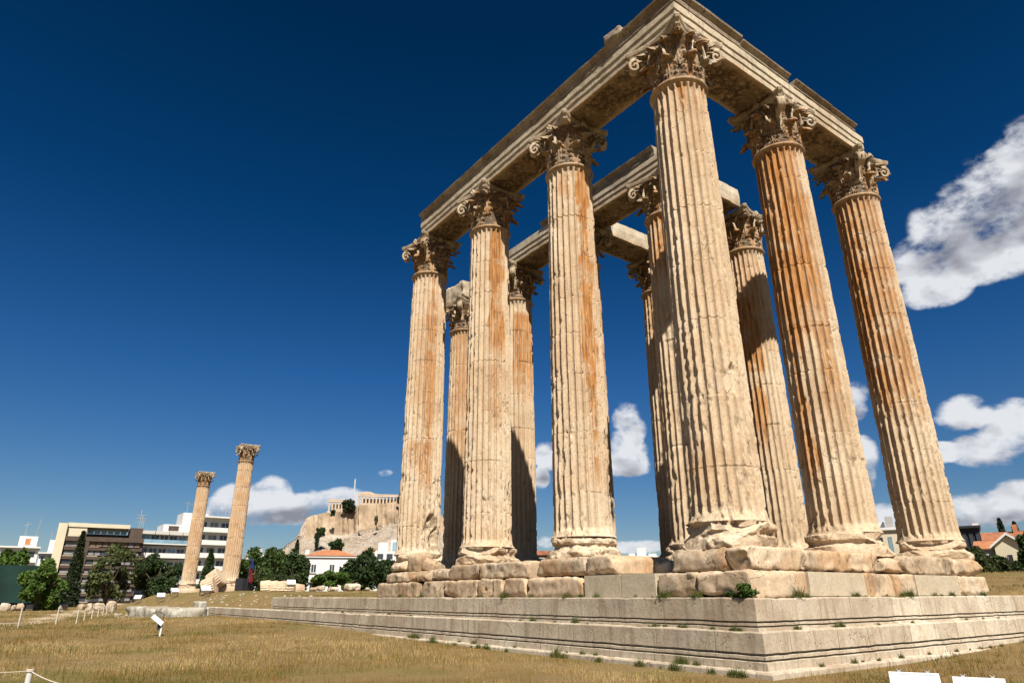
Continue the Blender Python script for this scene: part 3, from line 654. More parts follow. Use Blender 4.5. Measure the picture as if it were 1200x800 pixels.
beam('pale cross beam stub ending on the back column right of the near corner column', 'y', SVv+0.95, 2*SVv-1.0, -5.5, False, None, seed=10, h=.95, plain=True, amp=.04, chip=.4)

# ---------------------------------------------------------------- rough blocks
def rough_block(name, size, mat, seed, rounding=0.12, amp=0.05, res=0.11, label=None, cat=None, group=None, loc=(0, 0, 0), rot=(0, 0, 0), parent=None, tilt_amp=0.0, woff=None):
    sx_, sy_, sz_ = size; hs_ = np.array(size)/2
    nx, ny, nz = [max(3, int(s_/res)+1) for s_ in size]
    Vs = []; Fs = []; base = 0
    def face(a0, b0, na, nb, f, flip):
        nonlocal base
        A, B = np.meshgrid(np.linspace(-1, 1, na), np.linspace(-1, 1, nb)); P_ = f(A, B).reshape(-1, 3); Vs.append(P_)
        F = grid_faces(nb, na)+base; Fs.append(F[:, ::-1] if flip else F); base += len(P_)
    O = lambda A: np.ones_like(A)
    face(0, 0, nx, ny, lambda A, B: np.stack([A, B, O(A)], -1), False); face(0, 0, nx, ny, lambda A, B: np.stack([A, B, -O(A)], -1), True)
    face(0, 0, nx, nz, lambda A, B: np.stack([A, -O(A), B], -1), False); face(0, 0, nx, nz, lambda A, B: np.stack([A, O(A), B], -1), True)
    face(0, 0, ny, nz, lambda A, B: np.stack([O(A), A, B], -1), False); face(0, 0, ny, nz, lambda A, B: np.stack([-O(A), A, B], -1), True)
    U = np.concatenate(Vs)*hs_; F = np.concatenate(Fs)
    r = min(rounding*.38, hs_.min()*0.9)
    wo = np.array(woff if woff is not None else (seed*3.7, seed*1.9, 0))
    rr = r*(0.3+1.4*fbm(U*1.1+wo, seed, 2))[:, None]; rr = np.minimum(rr, hs_.min()*0.95)
    inner = np.clip(U, -(hs_-rr), hs_-rr); d = U-inner; ln = np.linalg.norm(d, axis=1, keepdims=True); ln[ln < 1e-6] = 1e9
    V = inner+d/ln*np.minimum(rr, np.where(ln < 1e8, 1e9, 0)) ; V = np.where(ln > 1e8, U, V)
    nrm = V/np.maximum(np.linalg.norm(V/hs_, axis=1, keepdims=True), 1e-6)/hs_/np.linalg.norm(1/hs_)
    r9 = random.Random(seed*7+3); nc2 = int(min(9, 3+amp*90)) if amp > .015 else 0
    for q in range(nc2):       # broken corners and edges: flat fracture faces
        sg_ = np.array([r9.choice((-1, 1)), r9.choice((-1, 1)), r9.choice((-1, 1))], float); dn = sg_*np.array([r9.uniform(.15, 1), r9.uniform(.15, 1), r9.uniform(.15, 1)])
        if r9.random() < .5: dn[r9.randrange(2)] *= .1
        dn /= np.linalg.norm(dn); ext = np.sum(np.abs(dn)*hs_); cut = ext-r9.uniform(.03, .13)*(1+rounding*2.2)*min(1.3, hs_.max())
        ex = V@dn-cut-(fbm(U*2.3+wo, seed+40+q, 3)-.5)*.10; V = V-np.maximum(ex, 0)[:, None]*dn
    disp = (fbm(U*1.7+wo, seed+3, 4)-.5)*1.1*amp + (fbm(U*6+wo, seed+7, 3)-.5)*amp*0.9 - np.clip(fbm(U*1.6+wo, seed+13, 4)-.58, 0, 1)*amp*5-sstep(.56, .60, fbm(U*2.6+wo, seed+23, 4))*amp*.55
    V = V+np.sign(U)*np.minimum(np.abs(U/hs_)**6, 1)*disp[:, None]
    me = mesh_np(name, V, F, mat, amp > 0.02)
    import bmesh
    bm = bmesh.new(); bm.from_mesh(me); bmesh.ops.remove_doubles(bm, verts=bm.verts, dist=0.002); bm.to_mesh(me); bm.free()
    n_ = len(me.vertices); co = np.empty(n_*3, np.float32); me.vertices.foreach_get('co', co); co = co.reshape(-1, 3)
    attr(me, 'stain', 0.5*sstep(.52, .72, fbm(co*1.3+wo, seed+5, 4))); attr(me, 'grime_shade', 0.4*(fbm(co*1.6+wo, seed+6, 4) > .64))
    o = link(name, me, parent, loc, rot)
    return tag(o, label, cat, group)
GB = 'stone blocks under the columns'
def sblock(px0, px1, z0, z1, yf, depth, label, seed, rounding, amp, mat=M_BLOCK, py=680, clean=False):   # south side, face at y = yf
    x0 = ony(px0, py, yf)[0]; x1 = ony(px1, py, yf)[0]
    return rough_block('marble_slab' if clean else 'foundation_block', (x1-x0-0.01, depth, z1-z0), mat, seed, rounding, amp, label=label, cat='stone block', group=GB,
                       loc=((x0+x1)/2, yf+depth/2, (z0+z1)/2), res=0.06)
def eblock(px0, px1, z0, z1, xf, depth, label, seed, rounding, amp, mat=M_BLOCK, py=680, clean=False):
    y0 = onx(px0, py, xf)[1]; y1 = onx(px1, py, xf)[1]
    return rough_block('marble_slab' if clean else 'foundation_block', (depth, y1-y0-0.01, z1-z0), mat, seed, rounding, amp, label=label, cat='stone block', group=GB,
                       loc=(xf-depth/2, (y0+y1)/2, (z0+z1)/2), res=0.06)
ZL0, ZL1, ZP1 = -0.84, -0.23, 0.30
YF = -1.45
sblock(442, 489, ZL0, ZL1, YF, 2.6, 'rounded brown block at the far left end of the lower course, under the broken column', 31, .22, .05, M_BLOCK2)
sblock(492, 519, ZL0, ZL1, YF, 2.6, 'small pitted brownish block just right of the leftmost one in the lower course', 32, .14, .05, M_BLOCK2)
sblock(520, 559, ZL0, ZL1, YF, 2.6, 'broad tan block in the lower course left of the third front column', 33, .20, .05)
sblock(560, 589, ZL0, ZL1, YF, 2.6, 'broken block with a dark hollow in the lower course under the third front column', 34, .16, .09)
sblock(590, 615, ZL0, ZL1, YF, 2.6, 'squarish cracked block in the lower course below the right side of the third front column', 35, .08, .04)
sblock(616, 683, ZL0, ZL1, YF, 2.6, 'large rounded eroded boulder in the lower course under the orange streaked column', 36, .30, .07)
sblock(684.5, 727, ZL0+.05, ZL1, YF-.02, 2.4, 'smooth grey replacement slab in the lower course, left one of the two beside the corner', 37, .012, .004, M_SLAB, clean=True)
sblock(727.5, 768, ZL0+.05, ZL1, YF-.02, 2.4, 'smooth grey replacement slab nearest the corner blocks, right one of the two on the left side', 38, .012, .004, M_SLAB, clean=True)
sblock(769, 815, ZL0, ZL1, YF-.03, 2.4, 'tan corner course block with chipped upper edge left of the near corner column foot', 39, .16, .05, M_BLOCK2)
rough_block('foundation_block', (1.5-ony(816, 680, YF)[0], 1.9, ZL1-ZL0), M_BLOCK, 40, .13, .05, label='big cracked corner block of the lower course with a green bush before it', cat='stone block', group=GB,
            loc=((1.5+ony(816, 680, YF)[0])/2, YF+0.92, (ZL0+ZL1)/2), res=.055)
XF = 1.47
eblock(925, 947, ZL0, ZL1, XF, 2.2, 'small peach block just right of the corner in the lower course of the right side', 41, .08, .03)
eblock(948, 1014, ZL0+.06, ZL1, XF+.01, 2.2, 'long smooth pale slab with a groove under it, below the orange column', 42, .012, .004, M_SLAB, clean=True)
eblock(1015, 1048, ZL0, ZL1, XF, 2.2, 'cracked peach block right of the long smooth slab in the lower course', 43, .08, .04)
eblock(1049, 1072, ZL0, ZL1, XF, 2.2, 'narrow block with a vertical channel between the cracked block and the right smooth slab', 44, .06, .03)
eblock(1073, 1123, ZL0+.06, ZL1, XF+.01, 2.2, 'smooth pale slab under the rightmost column', 45, .012, .004, M_SLAB, clean=True)
eblock(1124, 1157, ZL0, ZL1, XF, 2.2, 'rounded block with a brown socket hole at the right end of the lower course', 46, .20, .05)
# thin levelling courses under the smooth slabs
for (nm, x0, x1, y0, y1, lb) in (('s', ony(684.5, 680, YF)[0], ony(768, 680, YF)[0], YF-.10, 0.8, 'thin grooved marble fillet under the smooth slabs left of the corner'),
                         ('e', .2, XF+.10, onx(948, 680, XF)[1], onx(1014, 680, XF)[1], 'thin grooved marble fillet under the long smooth slab'),
                         ('e', .2, XF+.10, onx(1073, 680, XF)[1], onx(1123, 680, XF)[1], 'thin grooved marble fillet under the rightmost smooth slab')):
    mb = MB(); mb.box(x0, x1, y0, y1, ZL0-.03, ZL0+.02)
    if nm == 's': mb.box(x0+.003, x1-.003, y0+.05, y1, ZL0+.022, ZL0+.047)
    else: mb.box(x0, x1-.05, y0+.003, y1-.003, ZL0+.022, ZL0+.047)
    o = mb.build('marble_fillet', M_SLAB); tag(o, lb, 'stone block', GB); attr(o.data, 'stain', np.zeros(len(o.data.vertices))); attr(o.data, 'grime_shade', np.zeros(len(o.data.vertices)))
# upper course: plinth stones
PY = -1.32
sblock(452, 498, ZL1+.01, ZP1-.12, PY, 2.3, 'rounded plinth stone at the far left, under the broken column foot', 51, .2, .06, M_BLOCK2, 660)
sblock(499, 525, ZL1+.01, ZP1-.05, PY+.3, 1.9, 'broken plinth stone right of the far left column foot, part of its rubble', 52, .2, .12, M_BLOCK2, 660)
sblock(525, 560, ZL1+.01, ZP1, PY, 2.5, 'brown smooth faced plinth stone left of the third front column', 53, .12, .03, M_BLOCK2, 660)
sblock(561, 619, ZL1+.01, ZP1, PY, 2.5, 'long cream plinth stone under the third front column', 54, .10, .05, M_BLOCK, 660)
sblock(627, 684, ZL1+.01, ZP1, PY, 2.5, 'rounded tan plinth boulder under the left half of the orange streaked column', 55, .26, .05, M_BLOCK2, 660)
sblock(685, 718, ZL1+.01, ZP1, PY, 2.4, 'cream plinth block under the right half of the orange streaked column', 56, .12, .05, M_BLOCK, 660)
x0 = ony(786, 655, PY)[0]; x1 = ony(848, 655, PY)[0]
rough_block('foundation_block', (x1-x0, 2.5, ZP1-ZL1-.01), M_BLOCK2, 57, .14, .04, label='smooth brown plinth block under the left half of the near corner column', cat='stone block', group=GB, loc=((x0+x1)/2, PY+1.25, (ZP1+ZL1)/2), res=.055)
rough_block('foundation_block', (1.38-x1-.015, 2.5, ZP1-ZL1-.01), M_BLOCK, 58, .16, .07, label='large eroded plinth block under the right half of the near corner column, scarred by cracks', cat='stone block', group=GB, loc=((x1+1.38)/2, PY+1.25, (ZP1+ZL1)/2), res=.055)
XP = 1.33
eblock(933, 1034, ZL1+.01, ZP1, XP, 2.5, 'wide plinth stone with sloping broken face under the orange column', 59, .26, .09, M_BLOCK, 650)
eblock(1036, 1056, ZL1+.01, ZP1-.03, XP-.06, 2.3, 'small weathered plinth stone between the orange column and the rightmost column', 60, .14, .06, M_BLOCK, 650)
eblock(1057, 1112, ZL1+.01, ZP1, XP, 2.5, 'tan plinth block under the left part of the rightmost column', 61, .12, .06, M_BLOCK2, 650)
eblock(1113, 1150, ZL1+.01, ZP1, XP, 2.5, 'rounded end plinth block under the right part of the rightmost column', 62, .26, .07, M_BLOCK, 650)
# rubble by the broken column
x_, y_ = -15.55, -0.75
rough_block('rubble_stone', (.75, .9, .8), M_BLOCK2, 63, .3, .12, label='upright broken lump leaning on the right side of the far left column foot', cat='rubble', group='rubble by the broken column', loc=(x_+.35, y_+.2, .55), rot=(.2, .1, .4), res=.07)
rough_block('rubble_stone', (.6, .6, .55), M_BLOCK, 64, .2, .10, label='small pale lump of rubble farthest right of the broken column foot', cat='rubble', group='rubble by the broken column', loc=(x_+1.0, y_+.3, .40), rot=(.1, .3, .9), res=.07)
# plinths of the inner columns
for k, nm in (('G', 'square plinth under the back column that carries the lone block'), ('H', 'square plinth under the brown stained back column'), ('L', 'square plinth under the shadowed column behind the orange streak'),
              ('I', 'square plinth under the half shadowed second row column'), ('J', 'square plinth under the back column between the corner and orange columns'), ('K', 'square plinth under the farthest back column')):
    i, j = cols[k][0], cols[k][1]
    rough_block('plinth', (2.65, 2.65, ZP1+0.9), M_BLOCK2, 70+i*5+j, .10, .05, label=nm, cat='plinth', group='plinths of the inner columns', loc=(-i*S, j*SVv, (ZP1-0.9)/2), res=.16)
# fragments on top
rough_block('entablature_block', (2.3, 1.8, 1.15), M_BEAM, 81, .05, .07, label='lone broken stone block lying on a back row capital with no beam', cat='stone block', loc=(-22.1, SVv, 16.46+.56), rot=(0, 0, .05), res=.12)
rough_block('cornice_fragment', (.8, .55, .38), M_CROWN, 82, .14, .08, label='small carved stone fragment lying on top of the left beam beside the peak', cat='stone fragment', loc=(-1.75, -.85, ZA+.84+.44+.17), rot=(0, 0.05, .1), res=.06)
rough_block('rubble_stone', (1.9, 1.3, 1.0), M_WALLSTONE, 83, .35, .2, label='grey pitted rubble stone seen between the orange column and the rightmost column', cat='rubble', loc=(onx(1041, 655, -4.0)[0], onx(1041, 655, -4)[1], .25), res=.12)
rough_block('rubble_stone', (.9, .9, .7), M_WALLSTONE, 84, .25, .1, label='grey boulder lying left of the near corner plinth, behind the front row', cat='rubble', loc=tuple(ony(784, 665, 0.8)[:2])+(-.2,), res=.1)

# ---------------------------------------------------------------- the two far columns and the fallen one
rng = np.random.default_rng(5)
FARG = 'two distant fluted columns on the mound'
zg1 = float(zter(-73.1, 5.5)); zg2 = float(zter(-96.1, 5.5))
column(-73.1, 6.41, 91, 'distant lone column, the nearer and taller looking of the two at left', FARG, [(-80, 60, 15, 2, .35)], [(-20, 6, 8, .3, .1), (-30, 4.2, 6, .15, .08)], damage=.1, per=8, dz=0.2)
column(-96.1, 6.65, 92, 'distant lone column, the farther and smaller looking of the two at left', FARG, [(-80, 60, 15, 2, .35)], [(-10, 5, 30, .1, .08)], damage=.1, per=8, dz=0.2)
for (x, y, z0, nm, sd) in ((-73.1, 6.41, -.9, 'square stepped plinth under the nearer distant column', 93), (-96.1, 6.65, -.9, 'square stepped plinth under the farther distant column', 94)):
    rough_block('plinth', (2.9, 2.9, 1.2), M_BLOCK, sd, .12, .05, label=nm, cat='plinth', group='plinths of the distant columns', loc=(x, y, -.28), res=.2)
# drums of the fallen column, each a short fluted disc, leaning like toppled coins
def drum_mesh(seed, r=0.95, t=0.8):
    n = 96; th = np.arange(n)*2*math.pi/n; ft = (th/(2*math.pi)*24) % 1-.5; rr = r-0.07*np.sqrt(np.clip(1-(ft/.42)**2, 0, 1))
    V = [np.zeros((1, 3))]; 
    zs_ = (0, .04, t*.5, t-.04, t)
    for z, k in zip(zs_, (.96, 1, 1, 1, .96)): V.append(np.stack([rr*k*np.cos(th), rr*k*np.sin(th), 0*th+z], -1))
    V.append(np.array([[0, 0, t]])); V = np.concatenate(V); V = V+(np.stack([fbm(V*2+seed, seed+q, 3) for q in range(3)], -1)-.5)*.1
    F4 = grid_faces(5, n, True)+1; i = np.arange(n); T0 = np.stack([0*i, 1+(i+1) % n, 1+i], -1); T1 = np.stack([0*i+1+5*n, 1+4*n+i, 1+4*n+(i+1) % n], -1)
    me = mesh_np('column_drum', V, [F4, T0, T1], M_BLOCK, False); attr(me, 'stain', np.zeros(len(V))); attr(me, 'grime_shade', np.zeros(len(V))); return me
DR = [drum_mesh(s_) for s_ in (1, 2, 3)]
# stacked coins on edge right of the nearer column, px 305..350
lab_d = ['first toppled column drum from the flag pole', 'second toppled column drum right of the flag pole', 'third toppled column drum right of the flag pole', 'fourth toppled column drum right of the flag pole', 'fifth toppled column drum, last of the line by the white floodlight']
for q, px in enumerate((305, 314, 323, 331, 344)):
    p_ = pt(px, 692, 74); o = link('column_drum', DR[q % 3], None, (p_[0], p_[1], float(zter(p_[0], p_[1]))+.05), (0, R(90+(-6 if q < 4 else 8)), R(74+3*q))); o.scale = (.95 if q < 4 else .8,)*2+(1.15,)
    tag(o, lab_d[q], 'column drum', 'toppled drums of a fallen column')
for q, (px, z, sx1, ry, lb) in enumerate(((238, .15, 1.0, 70, 'low toppled drum between the two distant columns, nearest the left one'), (246, .75, 1.1, 50, 'toppled drum leaning high against the foot of the nearer distant column'), (243, .1, .8, 20, 'small lower drum lying flat between the two distant columns'))):
    p_ = pt(px, 692, 84+q); o = link('column_drum', DR[q], None, (p_[0], p_[1], z-.1), (R(15), R(ry), R(74))); o.scale = (sx1, sx1, 1.6)
    tag(o, lb, 'column drum', 'toppled drums of a fallen column')

# ---------------------------------------------------------------- foliage
def leafmat(name, col, var=0.45, trans=0.25):
    col = tuple(c*.85 for c in col)
    m, t, b = newmat(name); g = t.new('ShaderNodeNewGeometry'); P = g.outputs['Position']
    a = t.new('ShaderNodeAttribute', attribute_name='tone')
    lo = tuple(c*(1-var) for c in col); hi = (col[0]*(1+var*1.3), col[1]*(1+var), col[2]*(1+var*.4))
    c = t.ramp(a.outputs['Fac'], [(0.1, lo), (0.55, col), (1.0, hi)])
    c = t.mix(t.mr(t.noise(P, 0.5, 3), 0.4, 0.65, 0, .4), c, hi)
    t.l.new(c, b.inputs['Base Color']); b.inputs['Roughness'].default_value = 0.6; b.inputs['Specular IOR Level'].default_value = 0.25
    tr = t.new('ShaderNodeBsdfTranslucent'); t.l.new(c, tr.inputs['Color']); ms = t.new('ShaderNodeMixShader'); ms.inputs[0].default_value = trans
    o = t.n['Material Output']; t.l.new(b.outputs[0], ms.inputs[1]); t.l.new(tr.outputs[0], ms.inputs[2]); t.l.new(ms.outputs[0], o.inputs['Surface'])
    return m
LM = {'green': leafmat('green_leaves', (0.055, 0.095, 0.022)), 'bright': leafmat('bright_leaves', (0.075, 0.135, 0.022)), 'dark': leafmat('dark_leaves', (0.038, 0.068, 0.022)),
      'cypress': leafmat('cypress_leaves', (0.030, 0.046, 0.020)), 'olive': leafmat('olive_leaves', (0.085, 0.105, 0.035)), 'bush': leafmat('bush_leaves', (0.05, 0.068, 0.022))}
M_BARK = simple('bark', (0.12, 0.085, 0.055), 0.9, 0.4, 6)
def leaves_mesh(C, size, seed, mat, flat=0.0):
    """C: (n,3) leaf centres; each leaf a small bent quad"""
    g2 = np.random.default_rng(seed); n = len(C)
    a = g2.normal(size=(n, 3)); a /= np.linalg.norm(a, axis=1, keepdims=True); b_ = np.cross(a, g2.normal(size=(n, 3))); b_ /= np.linalg.norm(b_, axis=1, keepdims=True)
    s_ = size*g2.uniform(.6, 1.35, (n, 1))
    V = np.stack([C-a*s_, C+b_*s_*.55, C+a*s_, C-b_*s_*.55], 1).reshape(-1, 3)
    me = mesh_np('crown', V, np.arange(n*4).reshape(n, 4), mat, False)
    cl = g2.random(n)*.6+.4*fbm(C*1.3/max(size*3, .3)*.35, seed, 2); attr(me, 'tone', np.repeat(cl, 4)); return me
def clump_points(center, rad, n, seed, nclump=26, cr=0.30, low=0.0):
    """crown of many overlapping leaf clumps spread through an ellipsoid"""
    g2 = np.random.default_rng(seed); rad = np.array(rad); P_ = []
    k = g2.normal(size=(nclump, 3)); k /= np.linalg.norm(k, axis=1, keepdims=True); k *= g2.uniform(.35, .95, (nclump, 1)); k[:, 2] = np.maximum(k[:, 2], -0.75+low)
    cs = g2.uniform(.6, 1.25, nclump)*cr; wts = cs**2; ids = g2.choice(nclump, n, p=wts/wts.sum())
    d = g2.normal(size=(n, 3)); d /= np.linalg.norm(d, axis=1, keepdims=True); d *= (g2.random((n, 1))**.45)
    return np.array(center)+(k[ids]+d*cs[ids][:, None])*rad
def tree(px0, px1, ytop, ybot, D, kind, label, group=None, leaf=0.28, n=5200, seed=1, name='tree', form='round', trunkz=None, cat='tree', nclump=30, cr=.30):
    grow = 1.14 if form in ('round', 'bush') else 1.0
    cx = (px0+px1)/2; cy = (ytop+ybot)/2; c = pt(cx, cy, D); wid = np.linalg.norm(pt(px0, cy, D)-pt(px1, cy, D))/2; hgt = (pt(cx, ytop, D)[2]-pt(cx, ybot, D)[2])/2
    wid *= grow; hgt *= 1.07 if grow > 1 else 1
    gz = float(zter(c[0], c[1])); root = empty(name, (c[0], c[1], gz), 0, label, cat, group)
    C0 = np.array([0, 0, c[2]-gz])
    if form == 'cone':
        g2 = np.random.default_rng(seed); zz = g2.random(n)**1.35; rr = wid*(1-zz)**.8*(0.65+.35*fbm(np.stack([zz*9, g2.random(n)*0+seed, 0*zz], -1), seed, 2))
        a = g2.random(n)*6.283; rr = rr*np.sqrt(g2.uniform(.35, 1.05, n)); rr *= 0.8+.4*fbm(np.stack([np.cos(a)*2, np.sin(a)*2, zz*7], -1), seed+3, 3); P_ = np.stack([rr*np.cos(a), rr*np.sin(a), C0[2]-hgt+zz*2*hgt], -1)
    elif form == 'column':
        g2 = np.random.default_rng(seed); zz = g2.random(n); prof = np.sin(np.clip(zz*.9+.08, 0, 1)*math.pi)**.55*(1-.35*zz)
        a = g2.random(n)*6.283; rr = wid*prof*np.sqrt(g2.uniform(.3, 1.05, n))*(0.65+.7*fbm(np.stack([np.cos(a)*1.6, np.sin(a)*1.6, zz*9], -1), seed+3, 3)); P_ = np.stack([rr*np.cos(a), rr*np.sin(a), C0[2]-hgt+zz*2*hgt], -1)
    else: P_ = clump_points(C0, (wid, wid, hgt), n, seed, nclump, cr)
    link('crown', leaves_mesh(P_, leaf, seed, LM[kind]), root)
    if form != 'bush' and (ybot < 699 or name != 'bush'):
        mb = MB(); top = C0[2]+hgt*(.3 if form != 'cone' else .7); rt = max(.12, wid*.06)
        mb.tube([(0, 0, -.4), (rt*.4, 0, top*.3), (-rt*.3, rt*.4, top*.65), (0, 0, top)], [rt*1.3, rt, rt*.7, rt*.25], 8)
        if form == 'round':
            r3 = random.Random(seed)
            for k in range(6):
                a = k*1.05+r3.random(); z0 = max(.4, C0[2]-hgt*.6)*(.8+.3*r3.random())
                mb.tube([(0, 0, z0), (math.cos(a)*wid*.35, math.sin(a)*wid*.35, z0+hgt*.45), (math.cos(a)*wid*.7, math.sin(a)*wid*.7, z0+hgt*.8)], [rt*.55, rt*.35, rt*.12], 6)
        mb.build('trunk', M_BARK, root, True)
    return root
TG = 'trees at the edge of the site'
tree(-12, 32, 640, 702, 150, 'bright', 'light green tree above the dark green screen at the far left', TG, .45, 4200, 1)
tree(20, 74, 660, 713, 106, 'bright', 'bright green bushy tree in front of the cream side of the brown office block', TG, .27, 9500, 2)
tree(74, 103, 622, 712, 140, 'cypress', 'dark narrow cypress tree in front of the brown office block', TG, .36, 6500, 3, name='cypress_tree', form='cone')
tree(99, 160, 640, 706, 150, 'olive', 'thin airy olive green tree screening the right half of the brown office block', TG, .33, 3300, 4, cr=.22, nclump=38)
tree(157, 214, 643, 702, 150, 'dark', 'dark tree with gaps in front of the white apartment block, left of the distant columns', TG, .30, 8500, 5, cr=.25, nclump=36)
tree(229, 259, 643, 700, 125, 'dark', 'dark conical conifer standing between the two distant columns', TG, .26, 5500, 6, name='conifer_tree', form='cone')
tree(279, 318, 645, 693, 135, 'green', 'dense green tree right behind the nearer distant column', TG, .30, 8500, 7, cr=.34)
tree(306, 345, 641, 694, 137, 'green', 'dense green tree behind the flag and the toppled drums', TG, .30, 8500, 8, cr=.34)
tree(335, 362, 646, 694, 120, 'dark', 'dark green tree at the left side of the white villa', TG, .30, 5200, 9, cr=.36)
tree(300, 348, 671, 693, 100, 'bush', 'olive bush behind the line of toppled drums', TG, .25, 3500, 10, name='bush', form='bush', cat='bush')
tree(363, 402, 668, 690, 104, 'bright', 'light green bush at the foot of the white villa', TG, .22, 4500, 11, name='bush', form='bush', cat='bush')
tree(405, 440, 642, 690, 125, 'dark', 'big dark green tree at the right corner of the white villa', TG, .32, 6500, 12, cr=.36)
tree(436, 466, 650, 690, 118, 'dark', 'dark green tree left of the far left temple column', TG, .30, 6000, 13, cr=.34)
tree(395, 412, 670, 690, 112, 'bright', 'small bright shrub under the big dark tree by the villa', TG, .2, 1800, 14, name='bush', form='bush', cat='bush')
tree(750, 776, 656, 672, 62, 'bush', 'dark bush between the streaked column and the near corner column', TG, .12, 2600, 15, name='bush', form='bush', cat='bush')
tree(625, 645, 662, 676, 70, 'dark', 'small dark bush between the third and second front columns', TG, .14, 1200, 16, name='bush', form='bush', cat='bush')
TR = 'bushes right of the columns'
tree(1132, 1166, 644, 684, 46, 'bush', 'large olive green bush directly right of the rightmost column', TR, .11, 9000, 17, name='bush', form='bush', cat='bush', cr=.34)
tree(1152, 1192, 654, 684, 52, 'bush', 'low olive bush in the middle of the right edge, below the cream house', TR, .11, 7000, 18, name='bush', form='bush', cat='bush', cr=.34)
tree(1186, 1222, 640, 684, 44, 'dark', 'dark bush at the right edge of the view', TR, .11, 8000, 19, name='bush', form='bush', cat='bush', cr=.34)
tree(1193, 1219, 622, 655, 58, 'dark', 'dark tree rising above the bushes at the right edge', TR, .13, 4500, 20, cr=.34)
CY = 'cypresses behind the red roofed houses'
tree(1170, 1179, 607, 640, 170, 'cypress', 'slim dark cypress above the tiled roofs, left one of the two', CY, .3, 1500, 21, name='cypress_tree', form='column')
tree(1187, 1196, 611, 640, 170, 'cypress', 'slim dark cypress above the tiled roofs, right one of the two', CY, .3, 1500, 22, name='cypress_tree', form='column')
# green corner bush and weeds
p_ = onx(872, 700, 1.62)
rt_ = empty('bush', (1.35, -1.52, -.82), 0, 'small bright green bush growing on the upper step before the corner block', 'bush')
link('crown', leaves_mesh(clump_points((0, 0, .15), (.30, .18, .17), 1300, 33, 14, .4), .035, 33, LM['bright']), rt_)
link('crown', leaves_mesh(clump_points((-.42, 0, .06), (.22, .12, .07), 500, 34, 10, .4), .03, 34, LM['green']), rt_)

# ---------------------------------------------------------------- city buildings
M_WHITE = simple('white_plaster', (0.70, 0.69, 0.66), .85, .06, .5); M_CREAM = simple('cream_plaster', (0.62, 0.55, 0.40), .85, .06, .5)
M_BROWN = simple('brown_cladding', (0.085, 0.060, 0.045), .7, .2, .8); M_TAN = simple('tan_blind', (0.20, 0.145, 0.10), .7, .2, 2)
M_GLASS = simple('window_glass', (0.045, 0.055, 0.065), .15, .3, .4, spec=.6); M_BLUEGL = simple('light_glass', (0.22, 0.36, 0.45), .2, .25, .4, spec=.6)
M_ROOF = simple('terracotta_tiles', (0.36, 0.145, 0.075), .85, .3, 1.2); M_ROOFO = simple('orange_tiles', (0.48, 0.20, 0.09), .85, .25, 1.2)
M_GREY = simple('grey_concrete', (0.38, 0.37, 0.35), .85, .15, 1); M_DARK = simple('dark_metal', (0.03, 0.03, 0.032), .5, .2, 2); M_SHUT = simple('shutter', (0.20, 0.30, 0.36), .7, .15, 2)
M_AWN = simple('awning_cloth', (0.55, 0.53, 0.47), .8, .08, 1); M_PALEG = simple('pale_blind', (0.24, 0.24, 0.25), .6, .3, .7)
def broot(px0, px1, D0, D1, label, name='apartment_building', group=None):
    a = pt(px0, 699, D0); b_ = pt(px1, 699, D1); w_ = math.hypot(b_[0]-a[0], b_[1]-a[1]); rz = math.atan2(b_[1]-a[1], b_[0]-a[0])
    return empty(name, (a[0], a[1], -3.0), rz, label, 'building', group), w_
def htop(px, py, D): return float(pt(px, py, D)[2])+3.0
def part(nm, mat, root, *boxes, **k):
    mb = MB()
    for b_ in boxes: mb.box(*b_, **k)
    return mb.build(nm, mat, root)
def win(root, x0, x1, z0, z1, y=0.0, frame=None, glass=None, div=1, nm='window', shut=None):
    mb = MB(); t_ = min(.12, (x1-x0)*.08)
    mb.box(x0, x1, y-.06, y+.02, z0, z0+t_); mb.box(x0, x1, y-.06, y+.02, z1-t_, z1); 
    for q in range(div+1):
        xx = x0+(x1-x0-t_)*q/div; mb.box(xx, xx+t_, y-.058, y+.018, z0+t_, z1-t_)
    f = mb.build(nm, frame or M_WHITE, root); g2 = MB(); g2.box(x0+.01, x1-.01, y-.02, y+.01, z0+.01, z1-.01); g2.build('pane', glass or M_GLASS, f)
    return f
# brown office block
D = 205; r, W = broot(36, 156, D, D, 'wide brown office block with a cream side wall and rows of dark window bands', 'office_building')
H = htop(100, 629, D); Hr = htop(100, 612, D); fl = H/7.6
part('wall', M_BROWN, r, (4.2, W, .6, 16, 0, H))
part('side_wall', M_CREAM, r, (2.3, 4.2, -.8, 10, 0, htop(60, 612, D)))
part('roof_frame', M_CREAM, r, (4.2, 8.5, .5, 12, H, Hr-.1), (4.2, W*.83, .2, 12, Hr-1.1, Hr-.15))
part('penthouse', M_BROWN, r, (W*.84, W-.5, 1.0, 14, H, Hr-.8), (8.6, W*.84, 4, 13, H, H+1.1))
for q in range(6): win(r, 8.7+q*(W*.83-9)/6, 8.7+(q+1)*(W*.83-9)/6-.15, H+1.15, Hr-1.2, 3.9, M_WHITE, M_BLUEGL)
part('parapet', M_BROWN, r, (4.2, W, -.4, .6, H-1.0, H+.1))
cw = (W-10.2)/8
part('pillar', M_BROWN, r, (8.2, 9.6, -.3, .62, 0, H-1.0))
